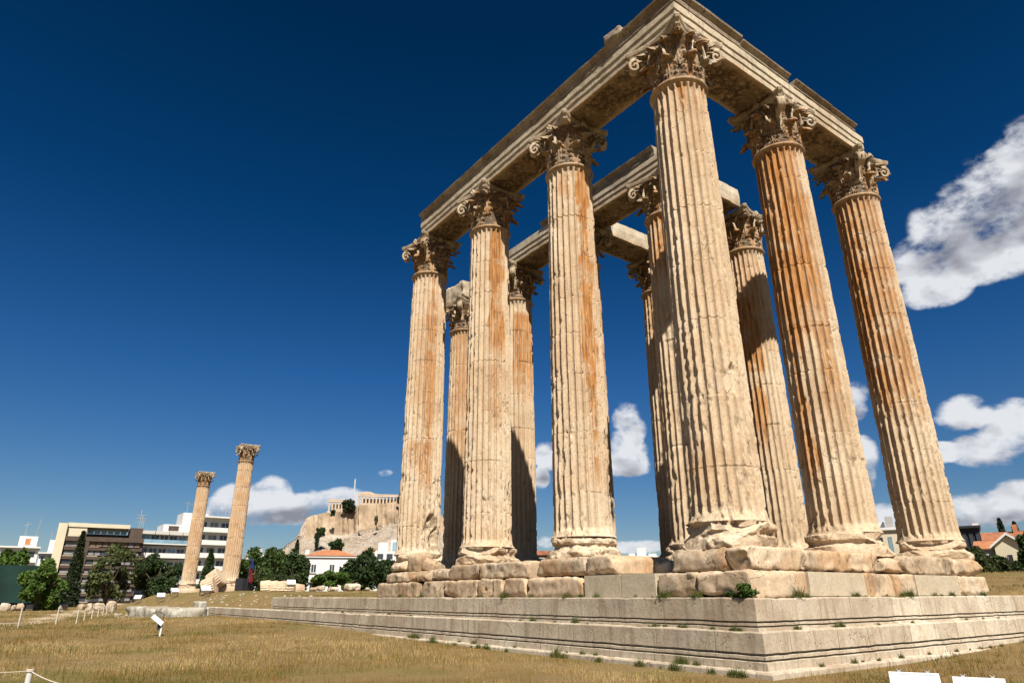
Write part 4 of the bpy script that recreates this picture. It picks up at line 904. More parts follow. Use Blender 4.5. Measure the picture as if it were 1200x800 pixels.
for f_ in range(7):
    z1 = H-1.0-f_*fl; z0 = z1-fl
    part('spandrel', M_BROWN, r, (4.3, 8.2, -.15, .6, z0, z0+fl*.30), (9.6, W, -.15, .6, z0, z0+fl*.30))
    part('sill_band', simple('sill_stone', (0.36, 0.30, 0.22)) if f_ > 0 else M_TAN, r, (4.3, 8.2, -.25, .6, z0+fl*.30, z0+fl*.42), (9.6, W*.55, -.25, .6, z0+fl*.30, z0+fl*.42))
    win(r, 4.4, 8.1, z0+fl*.43, z1-.05, .4, M_BROWN, M_PALEG if f_ != 2 else M_GLASS)
    for q in range(8):
        gl = (M_TAN if f_ == 0 and q != 6 else rnd.choice([M_PALEG, M_PALEG, M_GLASS]))
        win(r, 9.7+q*cw, 9.6+(q+1)*cw, z0+fl*.43, z1-.05, .35, M_BROWN, gl)
mb = MB(); 
for q in (0, 1.2, 2.4): mb.tube([(W-1.5+q*.4, 4, Hr-1.5), (W-1.5+q*.4, 4, Hr+4.2-q)], .09, 5)
for z in (2, 3, 3.8): mb.tube([(W-2.6, 4, Hr+z-1), (W-.2, 4, Hr+z-1)], .06, 4)
mb.build('antenna', M_GREY, r)
# white apartment block
D = 215; r, W = broot(150, 262, D, D+5, 'white modern apartment block with long balconies behind the two distant columns')
H = htop(200, 622, D); Hm = htop(235, 612, D); fl = 3.55
part('wall', M_WHITE, r, (0, W*.62, 1.8, 15, 0, H-.4), (W*.55, W, 1.6, 15, 0, Hm+1.8))
part('penthouse', M_WHITE, r, (W*.25, W*.55, 3, 12, H-.4, H+2.2), (W*.45, W*.73, 4, 12, H+2.0, Hm+3.2))
win(r, W*.30, W*.42, H+.3, H+1.9, 2.9, M_WHITE, M_BROWN)
z = H
for f_ in range(7):
    z1 = z-f_*fl
    if z1 < 3: break
    part('balcony', M_WHITE, r, (.2, W*.60, -.1, 1.8, z1-fl, z1-fl+.3), (.2, W*.60, -.1, .05, z1-fl+.3, z1-fl+(1.25 if f_ != 0 else .3)))
    part('awning', M_AWN, r, *([(.4+q*W*.145, .2+(q+1)*W*.145, -.15, 1.75, z1-.9, z1-.02) for q in range(4)] if f_ == 0 else [(.3, W*.59, 1.0, 1.75, z1-.5, z1-.3)]))
    for q in range(6): win(r, .8+q*W*.097, .5+(q+1)*W*.097, z1-fl+.4, z1-.95, 1.75, M_WHITE, M_GLASS if (q+f_) % 4 else M_BLUEGL, 2)
    if f_ == 0: part('railing', M_BLUEGL, r, (.2, W*.60, -.12, -.06, z1-fl+.3, z1-fl+1.25))
for f_ in range(8):
    z1 = Hm+1.3-f_*fl
    if z1 < 3: break
    part('balcony', M_WHITE, r, (W*.62, W, -.6, 1.6, z1-fl, z1-fl+.28), (W*.66, W, -.6, -.45, z1-fl+.28, z1-fl+1.3))
    win(r, W*.66, W*.71, z1-fl+.5, z1-.6, 1.55, M_WHITE, M_GLASS); win(r, W*.74, W*.84, z1-fl+.4, z1-.6, 1.55, M_WHITE, M_PALEG, 2); win(r, W*.87, W*.97, z1-fl+.4, z1-.6, 1.55, M_WHITE, M_GLASS, 2)
part('roof_slab', M_WHITE, r, (W*.61, W+.5, -.9, 15, Hm+1.81, Hm+2.2))
mb = MB()
for q in range(6): mb.tube([(W*.5+q*2.2, 6, Hm+3.2), (W*.5+q*2.2, 6, Hm+5.6+rnd.random()*2)], .07, 4)
for q in range(3): mb.tube([(W*.5+q*4-1, 6, Hm+6), (W*.5+q*4+1.2, 6, Hm+6)], .05, 4)
mb.build('antenna', M_GREY, r)
for q in range(9):
    x = W*(.03+.055*q); part('air_conditioner', M_GREY, r, (x, x+.9, 4, 4.5, H-.39, H+.35))
for f_ in range(5):
    for q in (1, 4): part('air_conditioner', M_GREY, r, (W*.097*q+1.0, W*.097*q+1.9, 1.2, 1.6, H-(f_+1)*fl+.32, H-(f_+1)*fl+1.0))
# left white houses
BG = 'white blocks at the far left'
for (a, b_, D, yt, lb, up) in ((-14, 32, 210, 641, 'low white apartment block with a rooftop room at the left edge', 1), (34, 52, 240, 648, 'narrow white building wedged left of the brown office block', 0)):
    r, W = broot(a, b_, D, D, lb, 'apartment_building', BG); H = htop((a+b_)/2, yt, D)
    part('wall', M_WHITE, r, (0, W, 1, 12, 0, H)); part('roof_slab', M_WHITE, r, (-.3, W+.3, -.2, 12.3, H+.003, H+.35))
    if up: part('penthouse', M_WHITE, r, (W*.42, W*.92, 3, 10, H+.36, H+3.0)); win(r, W*.58, W*.75, H+.8, H+2.5, 2.95, M_WHITE, M_ROOFO)
    else: part('penthouse', M_WHITE, r, (W*.5, W*1.0, 3, 10, H+.36, H+4.0))
    z1 = H
    while z1 > 5:
        part('balcony', M_WHITE, r, (.2, W-.2, -.2, 1, z1-3.4, z1-3.15), (.2, W-.2, -.2, -.08, z1-3.15, z1-2.2))
        for q in range(max(2, int(W/3.2))): w3 = W/max(2, int(W/3.2)); win(r, q*w3+.5, (q+1)*w3-.5, z1-3.0, z1-.7, .95, M_WHITE, M_GLASS)
        z1 -= 3.4
    mb = MB(); mb.tube([(W*.55, 5, H+3), (W*.55, 5, H+6.5)], .08, 5); mb.tube([(W*.45, 5, H+5.6), (W*.65, 5, H+6.2)], .06, 4); mb.tube([(W*.85, 5, H+3), (W*.9, 5, H+7.5)], .07, 4); mb.build('antenna', M_GREY, r)
# villa with tiled roof
D = 150; r, W = broot(354, 412, D, D, 'white two storey villa with a hipped terracotta tiled roof', 'villa'); H = htop(385, 653, D); 
part('wall', M_WHITE, r, (0, W, 0, 12, 0, H)); part('cornice', M_WHITE, r, (-.35, W+.35, -.35, 12.3, H+.003, H+.35))
mb = MB(); mb.add([(-.5, -.5, H+.36), (W+.5, -.5, H+.36), (W+.5, 12.5, H+.36), (-.5, 12.5, H+.36), (3.5, 6, H+1.9), (W-3.5, 6, H+1.9)], [(0, 1, 5, 4), (1, 2, 5), (2, 3, 4, 5), (3, 0, 4), (0, 3, 2, 1)]); rf = mb.build('roof', M_ROOFO, r)
part('chimney', M_WHITE, rf, (-.3, .5, 2, 3, H-1, H+1.6))
for fl_, zz in ((0, H-3.0), (1, H-6.6)):
    for q in range(3):
        x = 1.7+q*3.65; f = win(r, x-.55, x+.55, zz, zz+1.7, -.02, M_WHITE, M_GLASS, 2); part('sill', M_GREY, f, (x-.7, x+.7, -.2, 0, zz-.2, zz-.05))
        if fl_: part('awning', M_GREY, r, (x-.95, x+.95, -.5, -.03, zz+1.75, zz+1.95))
part('side_wing', M_WHITE, r, (-2.2, -.01, 1, 8, 0, H-4))
# cream modern block right of villa
D = 180; r, W = broot(436, 470, D, D, 'white modern block with stacked balconies behind the dark trees left of the temple', 'apartment_building'); H = htop(448, 645, D)
part('wall', M_WHITE, r, (0, W, 1.2, 12, 0, H)); part('penthouse', M_WHITE, r, (W*.1, W*.45, 2.5, 9, H, H+2.2), (W*.55, W, 2.5, 9, H, H+2.9)); part('glass_room', M_BLUEGL, r, (W*.6, W*.85, 2.3, 2.5, H+.3, H+2.3))
z1 = H
while z1 > 4:
    part('balcony', M_WHITE, r, (0, W, -.3, 1.2, z1-3.2, z1-2.95), (0, W, -.3, -.15, z1-2.95, z1-2.1)); 
    for q in range(3): win(r, .5+q*W/3, (q+1)*W/3-.2, z1-2.9, z1-.6, 1.15, M_GREY, M_GLASS)
    z1 -= 3.2
part('awning', M_ROOFO, r, (-2.5, 0, 1, 6, H+.2, H+.7))
# white block seen between B and A
D = 230; r, W = broot(738, 775, D, D, 'bright white stepped building far behind, between the streaked and near corner columns', 'apartment_building'); H = htop(755, 651, D)
part('wall', M_WHITE, r, (0, W, 0, 12, 0, H)); part('penthouse', M_WHITE, r, (W*.33, W*.62, 1, 9, H, H+2.6), (W*.05, W*.25, 2, 9, H, H+.9), (W*.7, W*.95, 2, 9, H, H+.8))
for q in range(6): win(r, 1+q*W/6.3, 2.3+q*W/6.3, H-2.4, H-.8, -.02, M_WHITE, M_PALEG); win(r, 1+q*W/6.3, 2.3+q*W/6.3, H-5.6, H-4, -.02, M_WHITE, M_PALEG)
D = 160; r, W = broot(626, 646, D, D, 'small brownish roofed house between the second and third front columns', 'house'); H = htop(636, 650, D)
part('wall', M_TAN, r, (0, W, 0, 8, 0, H)); part('roof', M_ROOF, r, (-.4, W+.4, -.5, 8.5, H+.003, H+.9)); win(r, 1.2, 2.4, H-1.9, H-.6, -.02)
# cream block between E and F
D = 120; r, W = broot(1030, 1082, D, D, 'yellow cream house with a blue shutter, between the orange and rightmost columns', 'house'); H = htop(1040, 621, D)
part('wall', M_CREAM, r, (0, W, 0, 9, 0, H)); part('roof_slab', M_WHITE, r, (-.3, W+.3, -.4, 9.3, H+.003, H+.4)); part('tank', M_GREY, r, (W*.48, W*.66, 2, 5, H+.41, H+2.2)); part('penthouse', M_WHITE, r, (W*.1, W*.45, 3, 8, H+.41, H+1.5))
win(r, W*.25, W*.35, H-3.2, H-1, -.02, M_TAN, M_GLASS); win(r, W*.47, W*.56, H-3.2, H-1, -.02, M_SHUT, M_SHUT); win(r, W*.7, W*.8, H-3.2, H-1, -.02, M_TAN, M_GLASS)
# right: black glazed building, two houses
D = 105; r, W = broot(1126, 1167, D, D, 'black glass and steel building rising over the bush at right', 'office_building'); H = htop(1130, 616, D)
part('wall', M_DARK, r, (0, W, .3, 8, 0, H-.3)); part('roof_slab', M_DARK, r, (-.3, W+.2, -.3, 8.3, H-.297, H))
for q in range(5):
    for z in (1.3, 3.6, 5.9): win(r, .2+q*W/5, (q+1)*W/5-.05, H-z-1.4, H-z+.5, .2, M_GREY if q == 9 else M_DARK, M_GLASS)
mb = MB(); mb.tube([(W*.35, 3, H), (W*.35, 3, H+3.6)], .05, 5); mb.tube([(W*.35-.6, 3, H+1.2), (W*.35+.6, 3, H+1.2)], .04, 4); mb.build('antenna', M_GREY, r)
D = 135; r, W = broot(1150, 1225, D, D, 'long low house with a terracotta roof and white gable wall, behind the dark shed', 'house'); H = htop(1150, 634, D); H2 = htop(1150, 622, D)
part('wall', M_WHITE, r, (0, W, 0, 8, 0, H)); mb = MB(); mb.add([(-.4, -.5, H+.02), (W+.4, -.5, H+.02), (W+.4, 8.5, H+.02), (-.4, 8.5, H+.02), (.5, 4, H2), (W, 4, H2)], [(0, 1, 5, 4), (1, 2, 5), (2, 3, 4, 5), (3, 0, 4), (0, 3, 2, 1)]); rf = mb.build('roof', M_ROOF, r)
part('chimney', M_WHITE, rf, (1, 1.9, 4, 5, H+.5, H2+1.6))
part('chimney', M_ROOFO, rf, (W*.78, W*.86, 3, 4, H+.5, H2+1.0)); win(r, 3.5, 5.2, H-1.6, H-.4, -.02, M_TAN, M_GLASS)
D = 96; r, W = broot(1157, 1186, D, D, 'dark shed with an orange tiled roof among the bushes at right', 'house'); H = htop(1156, 640, D)
part('wall', M_GREY, r, (0, W, 0, 5, 0, H-.2)); mb = MB(); mb.add([(-.3, -.3, H-.19), (W+.3, -.3, H-.19), (W+.1, 5, H+.9), (-.1, 5, H+.9), (-.3, -.3, H-.3), (W+.3, -.3, H-.3), (W+.1, 5, H-.3), (-.1, 5, H-.3)], [(0, 1, 2, 3), (4, 7, 6, 5), (0, 4, 5, 1), (1, 5, 6, 2), (2, 6, 7, 3), (3, 7, 4, 0)]); mb.build('roof', M_ROOFO, r); win(r, .8, 2.0, H-2.2, H-.9, -.02)
D = 90; r, W = broot(1180, 1215, D, D, 'small cream gabled house with a white bargeboard among the bushes at right', 'house'); H = htop(1180, 639, D); H2 = htop(1184, 627, D)
mb = MB(); mb.prism([(0, 0), (W, 0), (W, H), (W*.5, H2), (0, H)], 0, 7); mb.build('wall', M_CREAM, r)
mb = MB(); mb.add([(-.4, -.4, H-.25), (W*.5, -.4, H2+.05), (W+.4, -.4, H-.25), (W+.4, -.4, H-.02), (W*.5, -.4, H2+.32), (-.4, -.4, H-.02)]+[(-.4, 7.3, H-.25), (W*.5, 7.3, H2+.05), (W+.4, 7.3, H-.25), (W+.4, 7.3, H-.02), (W*.5, 7.3, H2+.32), (-.4, 7.3, H-.02)], [(0, 1, 4, 5), (1, 2, 3, 4), (6, 11, 10, 7), (7, 10, 9, 8), (5, 4, 10, 11), (4, 3, 9, 10), (0, 6, 7, 1), (1, 7, 8, 2), (0, 5, 11, 6), (2, 8, 9, 3)]); mb.build('roof', M_WHITE, r)
win(r, W*.38, W*.56, H-2.6, H-.9, -.02, M_GREY, M_DARK)
D = 150; r, W = broot(1210, 1250, D, D, 'reddish roofed white house at the very right edge behind the bushes', 'house'); H = htop(1195, 630, D)
part('wall', M_WHITE, r, (0, W, 0, 8, 0, H)); part('roof', M_ROOF, r, (-.3, W, -.4, 8.4, H+.003, H+1.2)); win(r, .8, 2, H-2, H-.6, -.02)
# distant low roofs between the columns and the hill
r, W = broot(283, 330, 260, 262, 'pale low rooftops beyond the trees right of the nearer distant column', 'apartment_building'); H = htop(300, 645, 260)
part('wall', M_WHITE, r, (0, W, 0, 10, 0, H-1)); part('penthouse', M_GREY, r, (W*.2, W*.4, 2, 8, H-1, H+1), (W*.6, W*.85, 2, 8, H-1, H+.4)); win(r, 2, 4, H-3.5, H-1.8, -.02)

# dark green screen at far left
sroot = empty('windbreak_screen', tuple(pt(-10, 699, 118)[:2])+(-2.45,), 0, 'tall dark green windbreak screen on posts at the left edge', 'fence')
a = pt(-10, 699, 118); b_ = pt(43, 699, 118); W = math.hypot(*(b_-a)[:2]); sroot.rotation_euler = (0, 0, math.atan2((b_-a)[1], (b_-a)[0]))
M_SCR = simple('green_netting', (0.008, 0.033, 0.026), .8, .3, .3)
H = float(pt(20, 662, 118)[2])+2.45; n_ = 40
xs_ = np.linspace(0, W, n_); V = np.concatenate([np.stack([xs_, .12*np.sin(xs_*1.7)+k, 0*xs_+z], -1) for k, z in ((0, 1.0), (.0, H), (.06, H), (.06, 1.0))]); link('netting', mesh_np('netting', V, grid_faces(4, n_), M_SCR), sroot)
for q in range(5): mb = MB(); mb.tube([(q*W/4, .2, 0), (q*W/4, .2, H+.1)], .09, 6); mb.build('post', M_DARK, sroot)
part('kerb_wall', M_DARK, sroot, (0, W, .3, .6, 0, 1.1))

# ---------------------------------------------------------------- Acropolis hill (real distance), walls, temple
HD = 620
prof_px = [(300, 676, 672, 690), (325, 650, 650, 690), (342, 636, 636, 690), (350, 627, 630, 690), (358, 606, 632, 690), (366, 603, 630, 690), (385, 600.5, 628, 690), (400, 598, 628, 690), (413, 594, 626, 690), (440, 591, 620, 690), (465, 588, 612, 690), (490, 590, 612, 690), (512, 600, 620, 690), (530, 612, 634, 690), (548, 640, 646, 690), (575, 676, 676, 690)]
pp = np.array(prof_px, float); pxs = np.arange(300, 576, .9)
top = np.interp(pxs, pp[:, 0], pp[:, 1]); mid = np.interp(pxs, pp[:, 0], pp[:, 2])
rows = []
for i, px in enumerate(pxs):
    ft = pt(px, 702, HD*.62); tm = pt(px, mid[i], HD); tt = pt(px, top[i], HD+14)
    bd = tm-np.array([0, 0, 0]); wall = max(0., mid[i]-top[i])
    row = []
    for k in np.linspace(0, 1, 34):
        p3 = ft*(1-k)+tm*k; p3[2] = ft[2]+(tm[2]-ft[2])*(k**1.25); row.append(p3)
    for k in np.linspace(0, 1, 22)[1:]: p3 = tm*(1-k)+tt*k; row.append(p3)
    for k, dz in ((1, 0), (3, 0), (8, -2), (14, -12), (22, -60)): p3 = tt+np.array([CF[0], CF[1], 0])/math.hypot(CF[0], CF[1])*14*k; p3[2] = max(tt[2]+dz, -8) if tt[2] > 0 else -8; row.append(p3)
    rows.append(row)
G = np.array(rows); nr, nc_ = G.shape[:2]
Nn = (fbm(G*np.array([.045, .045, .06]), 7, 5)-.5); Nf = (fbm(G*.22, 17, 4)-.5)
kk = np.arange(nc_); slope = (kk < 34)[None, :]*np.clip(kk/6, 0, 1)[None, :]; wallm = ((kk >= 34) & (kk < 55))[None, :]*1.0
away = np.array([CF[0], CF[1], 0])/math.hypot(CF[0], CF[1])
G[..., 2] += slope*(Nn*9+Nf*5)+0*wallm
G += (away[None, None, :]*(wallm*(8*(fbm(np.stack([pxs[:, None]*.10+0*kk, 0*kk+pxs[:, None]*0, 0*kk+pxs[:, None]*0], -1), 5, 3)-.5)*2+2.2*Nf*2) )[..., None])
# buttresses on the retaining wall
butt = (np.sin(pxs*0.30) > .72)[:, None]*wallm*sstep(395, 405, pxs)[:, None]; G -= away[None, None, :]*(butt*5)[..., None]
m, t, b = newmat('hill_rock'); g = t.new('ShaderNodeNewGeometry'); P = g.outputs['Position']
c = t.ramp(t.noise(P, .035, 8, .7), [(.34, (.22, .165, .11)), (.5, (.34, .27, .20)), (.64, (.42, .36, .29))])
c = t.mix(t.mr(t.noise(P, .22, 6, .75), .56, .66, 0, .75), c, (.16, .125, .095)); c = t.mix(t.mr(t.noise(P, .12, 7, .7, loc=(40, 3, 3)), .60, .68, 0, .6), c, (.13, .13, .06))
c = t.mix(t.mr(t.noise(P, .35, 6, .8, loc=(3, 3, 3)), .50, .60, 0, .8), c, (.50, .45, .39)); c = t.mix(t.mr(t.noise(P, .45, 6, .8, loc=(9, 3, 3)), .56, .62, 0, .7), c, (.10, .08, .06))
t.l.new(c, b.inputs['Base Color']); b.inputs['Roughness'].default_value = .95
bp = t.new('ShaderNodeBump'); bp.inputs['Strength'].default_value = 1; bp.inputs['Distance'].default_value = 1.5; t.l.new(t.noise(P, .3, 6, .7), bp.inputs['Height']); t.l.new(bp.outputs[0], b.inputs['Normal']); M_HILL = m
m, t, b = newmat('citadel_wall'); g = t.new('ShaderNodeNewGeometry'); P = g.outputs['Position']
c = t.ramp(t.noise(P, .06, 7, .65, stretch=(1, 1, .35)), [(.36, (.20, .145, .09)), (.52, (.32, .235, .155)), (.66, (.40, .315, .22))]); c = t.mix(t.mr(t.noise(P, .5, 5, .7), .35, .6, .35, 0), c, (.2, .15, .1))
t.l.new(c, b.inputs['Base Color']); b.inputs['Roughness'].default_value = .95; M_CITW = m
hm = mesh_np('hill', G.reshape(-1, 3), grid_faces(nr, nc_)[:, ::-1], M_HILL, True); hm.materials.append(M_CITW)
mi = np.tile(((np.arange(nc_-1) >= 34) & (np.arange(nc_-1) < 55)).astype(np.int32), nr-1); mi = mi*np.repeat(((pxs[:-1] > 357) & (pxs[:-1] < 520)).astype(np.int32), nc_-1)
if len(hm.polygons) == len(mi): hm.polygons.foreach_set('material_index', mi)
tag(link('hill', hm), kind='structure')
M_PARTH = simple('temple_marble', (0.56, 0.44, 0.32), .85, .15, .2)
# ruined temple on top: two colonnades
def colonnade(px0, px1, ytop, ybase, D, n, label, ped=False):
    a = pt(px0, ybase, D); b_ = pt(px1, ybase, D); W = math.hypot(*(b_-a)[:2]); zb = min(a[2], b_[2])-3; r = empty('ruined_temple', (a[0], a[1], zb), math.atan2((b_-a)[1], (b_-a)[0]), label, 'temple', 'ruined temple on the hilltop')
    H = float(pt((px0+px1)/2, ytop, D)[2])-zb; hc = H-2.4
    part('platform', M_PARTH, r, (-.8, W+.8, -1, 14, 0, 3.2))
    for q in range(n):
        for (yy) in ((0, 13) if q in (0, n-1) else (0,)):
            mb = MB(); x = .9+q*(W-1.8)/(n-1); mb.lathe([(.95, 3.2), (.9, 5), (.75, hc-.6), (1.1, hc-.25), (1.1, hc)], 12, (x, yy+.9)); mb.build('column', M_PARTH, r)
    part('entablature', M_PARTH, r, (-.1, W+.1, 0, 1.9, hc+.003, hc+1.6), (-.3, W+.3, -.2, 2.1, hc+1.603, hc+2.2)); part('entablature', M_PARTH, r, (W-1.9, W, 2.2, 13, hc+.003, hc+1.6)); part('inner_wall', M_PARTH, r, (3, W-2, 5, 12, 3.2, hc-1.5))
    if ped:
        mb = MB(); mb.prism([(W*.0, hc+2.2), (W*.42, hc+2.2), (W*.30, hc+4.2), (W*.17, hc+4.4)], 0, 1.5); mb.build('pediment', M_PARTH, r)
colonnade(384, 405, 584.5, 599, 640, 6, 'left part of the ruined colonnaded temple on the hilltop, left of a dark tree')
colonnade(419, 466, 578.5, 592, 640, 12, 'long right part of the ruined colonnaded temple on the hilltop, right of a dark tree', True)
# crane on the hill
a = pt(413.5, 597, 660); r = empty('crane', tuple(a), 0, 'thin white tower crane standing over the hilltop temple', 'crane'); hh = float(pt(412, 561, 660)[2]-a[2])
mb = MB(); 
for sx2, sy2 in ((-.6, -.6), (.6, -.6), (.6, .6), (-.6, .6)): mb.tube([(sx2, sy2, -3), (sx2*.6, sy2*.6, hh)], .08, 4)
for q in range(14): z = q*hh/14; s1 = 1 if q % 2 else -1; mb.tube([(-.6*s1, -.6, z), (.6*s1, -.6, z+hh/14)], .06, 4); mb.tube([(-.6*s1, .6, z), (.6*s1, .6, z+hh/14)], .06, 4)
mb.build('mast', M_WHITE, r); mb = MB(); mb.tube([(0, 0, hh), (-2.0, 1.2, hh-12)], .14, 5); mb.tube([(0, 0, hh+.1), (2.8, -1.6, hh-14)], .14, 5); mb.build('jib', M_WHITE, r)
# trees on the hill
TH = 'trees on the hill slopes'
tree(401, 416, 583.5, 600, 628, 'cypress', 'dark round tree in front of the hilltop temple', TH, 1.1, 1600, 41)
tree(369, 381, 617, 632, 560, 'dark', 'dark round headed tree under the citadel wall', TH, .9, 1400, 42)
tree(369, 374, 624, 642, 545, 'cypress', 'thin dark tree just below the round headed one on the slope', TH, .7, 700, 43, form='column', name='cypress_tree')
tree(386, 404, 632, 648, 420, 'dark', 'dark leaning tree on the lower slope above the villa roof', TH, .8, 2000, 44)
tree(345, 351, 632, 652, 420, 'cypress', 'small cypress on the left shoulder of the hill', TH, .6, 900, 45, form='column', name='cypress_tree')
tree(439, 443, 603, 615, 600, 'olive', 'small green shrub growing on the citadel wall', TH, .8, 350, 46, form='bush', name='bush', cat='bush')
tree(387, 393, 597, 605, 610, 'dark', 'dark creeper hanging on the crest of the citadel wall', TH, .8, 300, 47, form='bush', name='bush', cat='bush')
tree(465, 470, 582, 590, 620, 'cypress', 'small dark tree at the right end of the hilltop temple', TH, .8, 500, 48)

# ---------------------------------------------------------------- low ruins in the field
def at_ground(px, py): p3 = onz(px, py, -2.3); return p3
a = gpt(145, 722.5); b_ = gpt(203, 723)
L_ = math.hypot(*(b_-a)[:2]); rz_ = math.atan2((b_-a)[1], (b_-a)[0]); mdp = (a+b_)/2
hh = float(pt(175, 711.5, math.hypot(*(mdp-CAM)[:2]))[2])+2.3
rough_block('ruined_wall', (L_, 2.2, hh+.3), M_WALLSTONE, 101, .2, .22, label='low ruined grey rubble wall with a dark end face in the dry field', cat='wall', loc=(mdp[0]-math.sin(rz_)*1.1, mdp[1]+math.cos(rz_)*1.1, -2.3+hh/2-.15), rot=(0, 0, rz_), res=.22)
c_ = gpt(207, 722); rough_block('foundation_block', (1.7, 1.9, hh+.2), M_WALLSTONE, 102, .08, .05, label='squared grey block closing the right end of the low ruined wall', cat='stone block', loc=(c_[0]-.1, c_[1]+1.0, -2.3+hh/2-.1), rot=(0, 0, rz_), res=.15)
c_ = pt(234, 712, 56); rough_block('foundation_block', (.8, .6, .8), M_WALLSTONE, 103, .12, .06, label='small pale block standing at the left end of the lower step', cat='stone block', loc=(c_[0], c_[1], -1.45), rot=(0, 0, .4), res=.12)
GS = 'marble fragments along the edge of the field'
for q, (px0, px1, yt, lb) in enumerate(((-2, 12, 706, 'fluted marble fragment at the very left of the stone row'), (12, 19, 708, 'small low fragment between the two leftmost big ones'), (18, 31, 706, 'rounded marble fragment, second big one from the left'),
        (38, 49, 706, 'rounded pointed fragment below the bright green tree'), (53, 66, 706.5, 'squared pale fragment beneath the dark narrow cypress'), (67, 80, 706, 'heaped fragment right of the squared pale one'),
        (90, 100, 707, 'low square fragment right of the narrow cypress'), (101, 108, 706.5, 'small fragment left of the long pale slab'), (108, 123, 706, 'long pale slab fragment in the row'), (124, 137, 703.5, 'higher set pale block where the grassy bank begins'))):
    D_ = 108 if q < 9 else 92
    a = pt(px0, 712, D_); b_ = pt(px1, 712, D_); mdp = (a+b_)/2; gz = float(zter(mdp[0], mdp[1])); wd_ = np.linalg.norm((b_-a)[:2]); h_ = max(.45, float(pt(px0, yt, D_)[2])-gz)
    rough_block('marble_fragment', (wd_*.96, 1.1, h_+.15), M_STEP, 110+q, 1.0, .16, label=lb, cat='stone', group=GS, loc=(mdp[0], mdp[1], gz+h_/2-.07), rot=(0, 0, math.atan2((b_-a)[1], (b_-a)[0])+rnd.uniform(-.2, .2)), res=.16)
for q, (px, py, s_, D_) in enumerate(((376, 689, 1.1, 80), (392, 689, .9, 80), (408, 689, .7, 82), (388, 686, 1.0, 88), (368, 688.5, .8, 80), (413, 688.5, 1.5, 78), (430, 690, .6, 70))):
    c_ = pt(px, py, D_); rough_block('marble_fragment', (s_*1.1, s_*.8, s_*.5), M_STEP, 130+q, .8, .12, label=('large pale fragment lying under the dark tree by the villa' if q == 5 else 'small pale stone lying in the grass before the villa'), cat='stone', group='loose stones before the villa', loc=(c_[0], c_[1], float(zter(c_[0], c_[1]))+s_*.3), rot=(0, 0, q), res=.12)

# ---------------------------------------------------------------- floodlights
M_LAMP = simple('white_lamp_metal', (0.74, 0.77, 0.78), .35, .05, 3, spec=.5); M_RUB = simple('black_fitting', (0.03, 0.03, 0.035), .5, .1, 5)
M_RIB = simple('white_plastic', (.70, .73, .76), .45, .04, 3)
def floodlight(loc, rz, tilt, label, scale=1.0, low=True, group='white site floodlights'):
    r = empty('floodlight', loc, rz, label, 'floodlight', group); r.scale = (scale,)*3; T = Matrix.Translation((0, 0, .42)) @ Matrix.Rotation(tilt, 4, 'X')
    mb = MB(); mb.box(-.27, .27, -.07, .10, -.22, .22, T, 0); mb.box(-.20, .20, .1005, .20, -.16, .16, T); h = mb.build('housing', M_LAMP, r)
    bv = h.modifiers.new('bevel', 'BEVEL'); bv.width = .012; bv.segments = 2
    mb = MB()
    for q in range(9): mb.box(-.2748+q*.06107, -.2140+q*.06107, -.098+.0006*(q%2), -.0705, -.2048, .2048, T)
    mb.build('lens_ribs', M_RIB, r)
    mb = MB(); mb.box(-.30, .30, -.105, -.0705, .205, .235, T); mb.box(-.30, .30, -.105, -.0705, -.235, -.205, T); mb.box(-.30, -.275, -.104, -.071, -.204, .204, T); mb.box(.275, .30, -.104, -.071, -.204, .204, T); mb.build('front_frame', M_LAMP, r)
    for x in (-.17, .17):
        mb = MB(); mb.box(x-.022, x+.022, -.10, .01, .236, .262, T); mb.box(x-.03, x-.018, -.105, -.02, .262, .275, T); mb.box(x+.018, x+.03, -.105, -.02, .262, .275, T); mb.build('clip', M_GREY, r)
    mb = MB(); mb.box(-.33, -.305, -.03, .03, .0, .45); mb.box(.305, .33, -.03, .03, .0, .45); mb.box(-.304, .304, -.03, .03, .0, .03); mb.build('bracket', M_RUB, r)
    return r
for (px, py, Dd, rz, lb) in ((1070, 786, 9.6, .02, 'white floodlight box at the bottom right edge, left of the two cut by the frame'), (1146, 792, 9.9, .06, 'white floodlight box at the bottom right edge, right of the two cut by the frame')):
    c_ = pt(px, py, Dd); v_ = CAM-c_; rzz = math.atan2(v_[1], v_[0])+math.pi/2+rz
    floodlight((c_[0], c_[1], c_[2]-.58), rzz, R(-34), lb, .84)
    mb = MB(); gz = float(zter(c_[0], c_[1])); o = rough_block('concrete_base', (.6, .35, c_[2]-.58-gz+.05), M_GREY, 140, .02, .008, label='concrete block carrying the '+('left' if px < 1100 else 'right')+' floodlight at the bottom right', cat='block', loc=(c_[0], c_[1], (gz+c_[2]-.58)/2-.025), rot=(0, 0, rzz), res=.1)
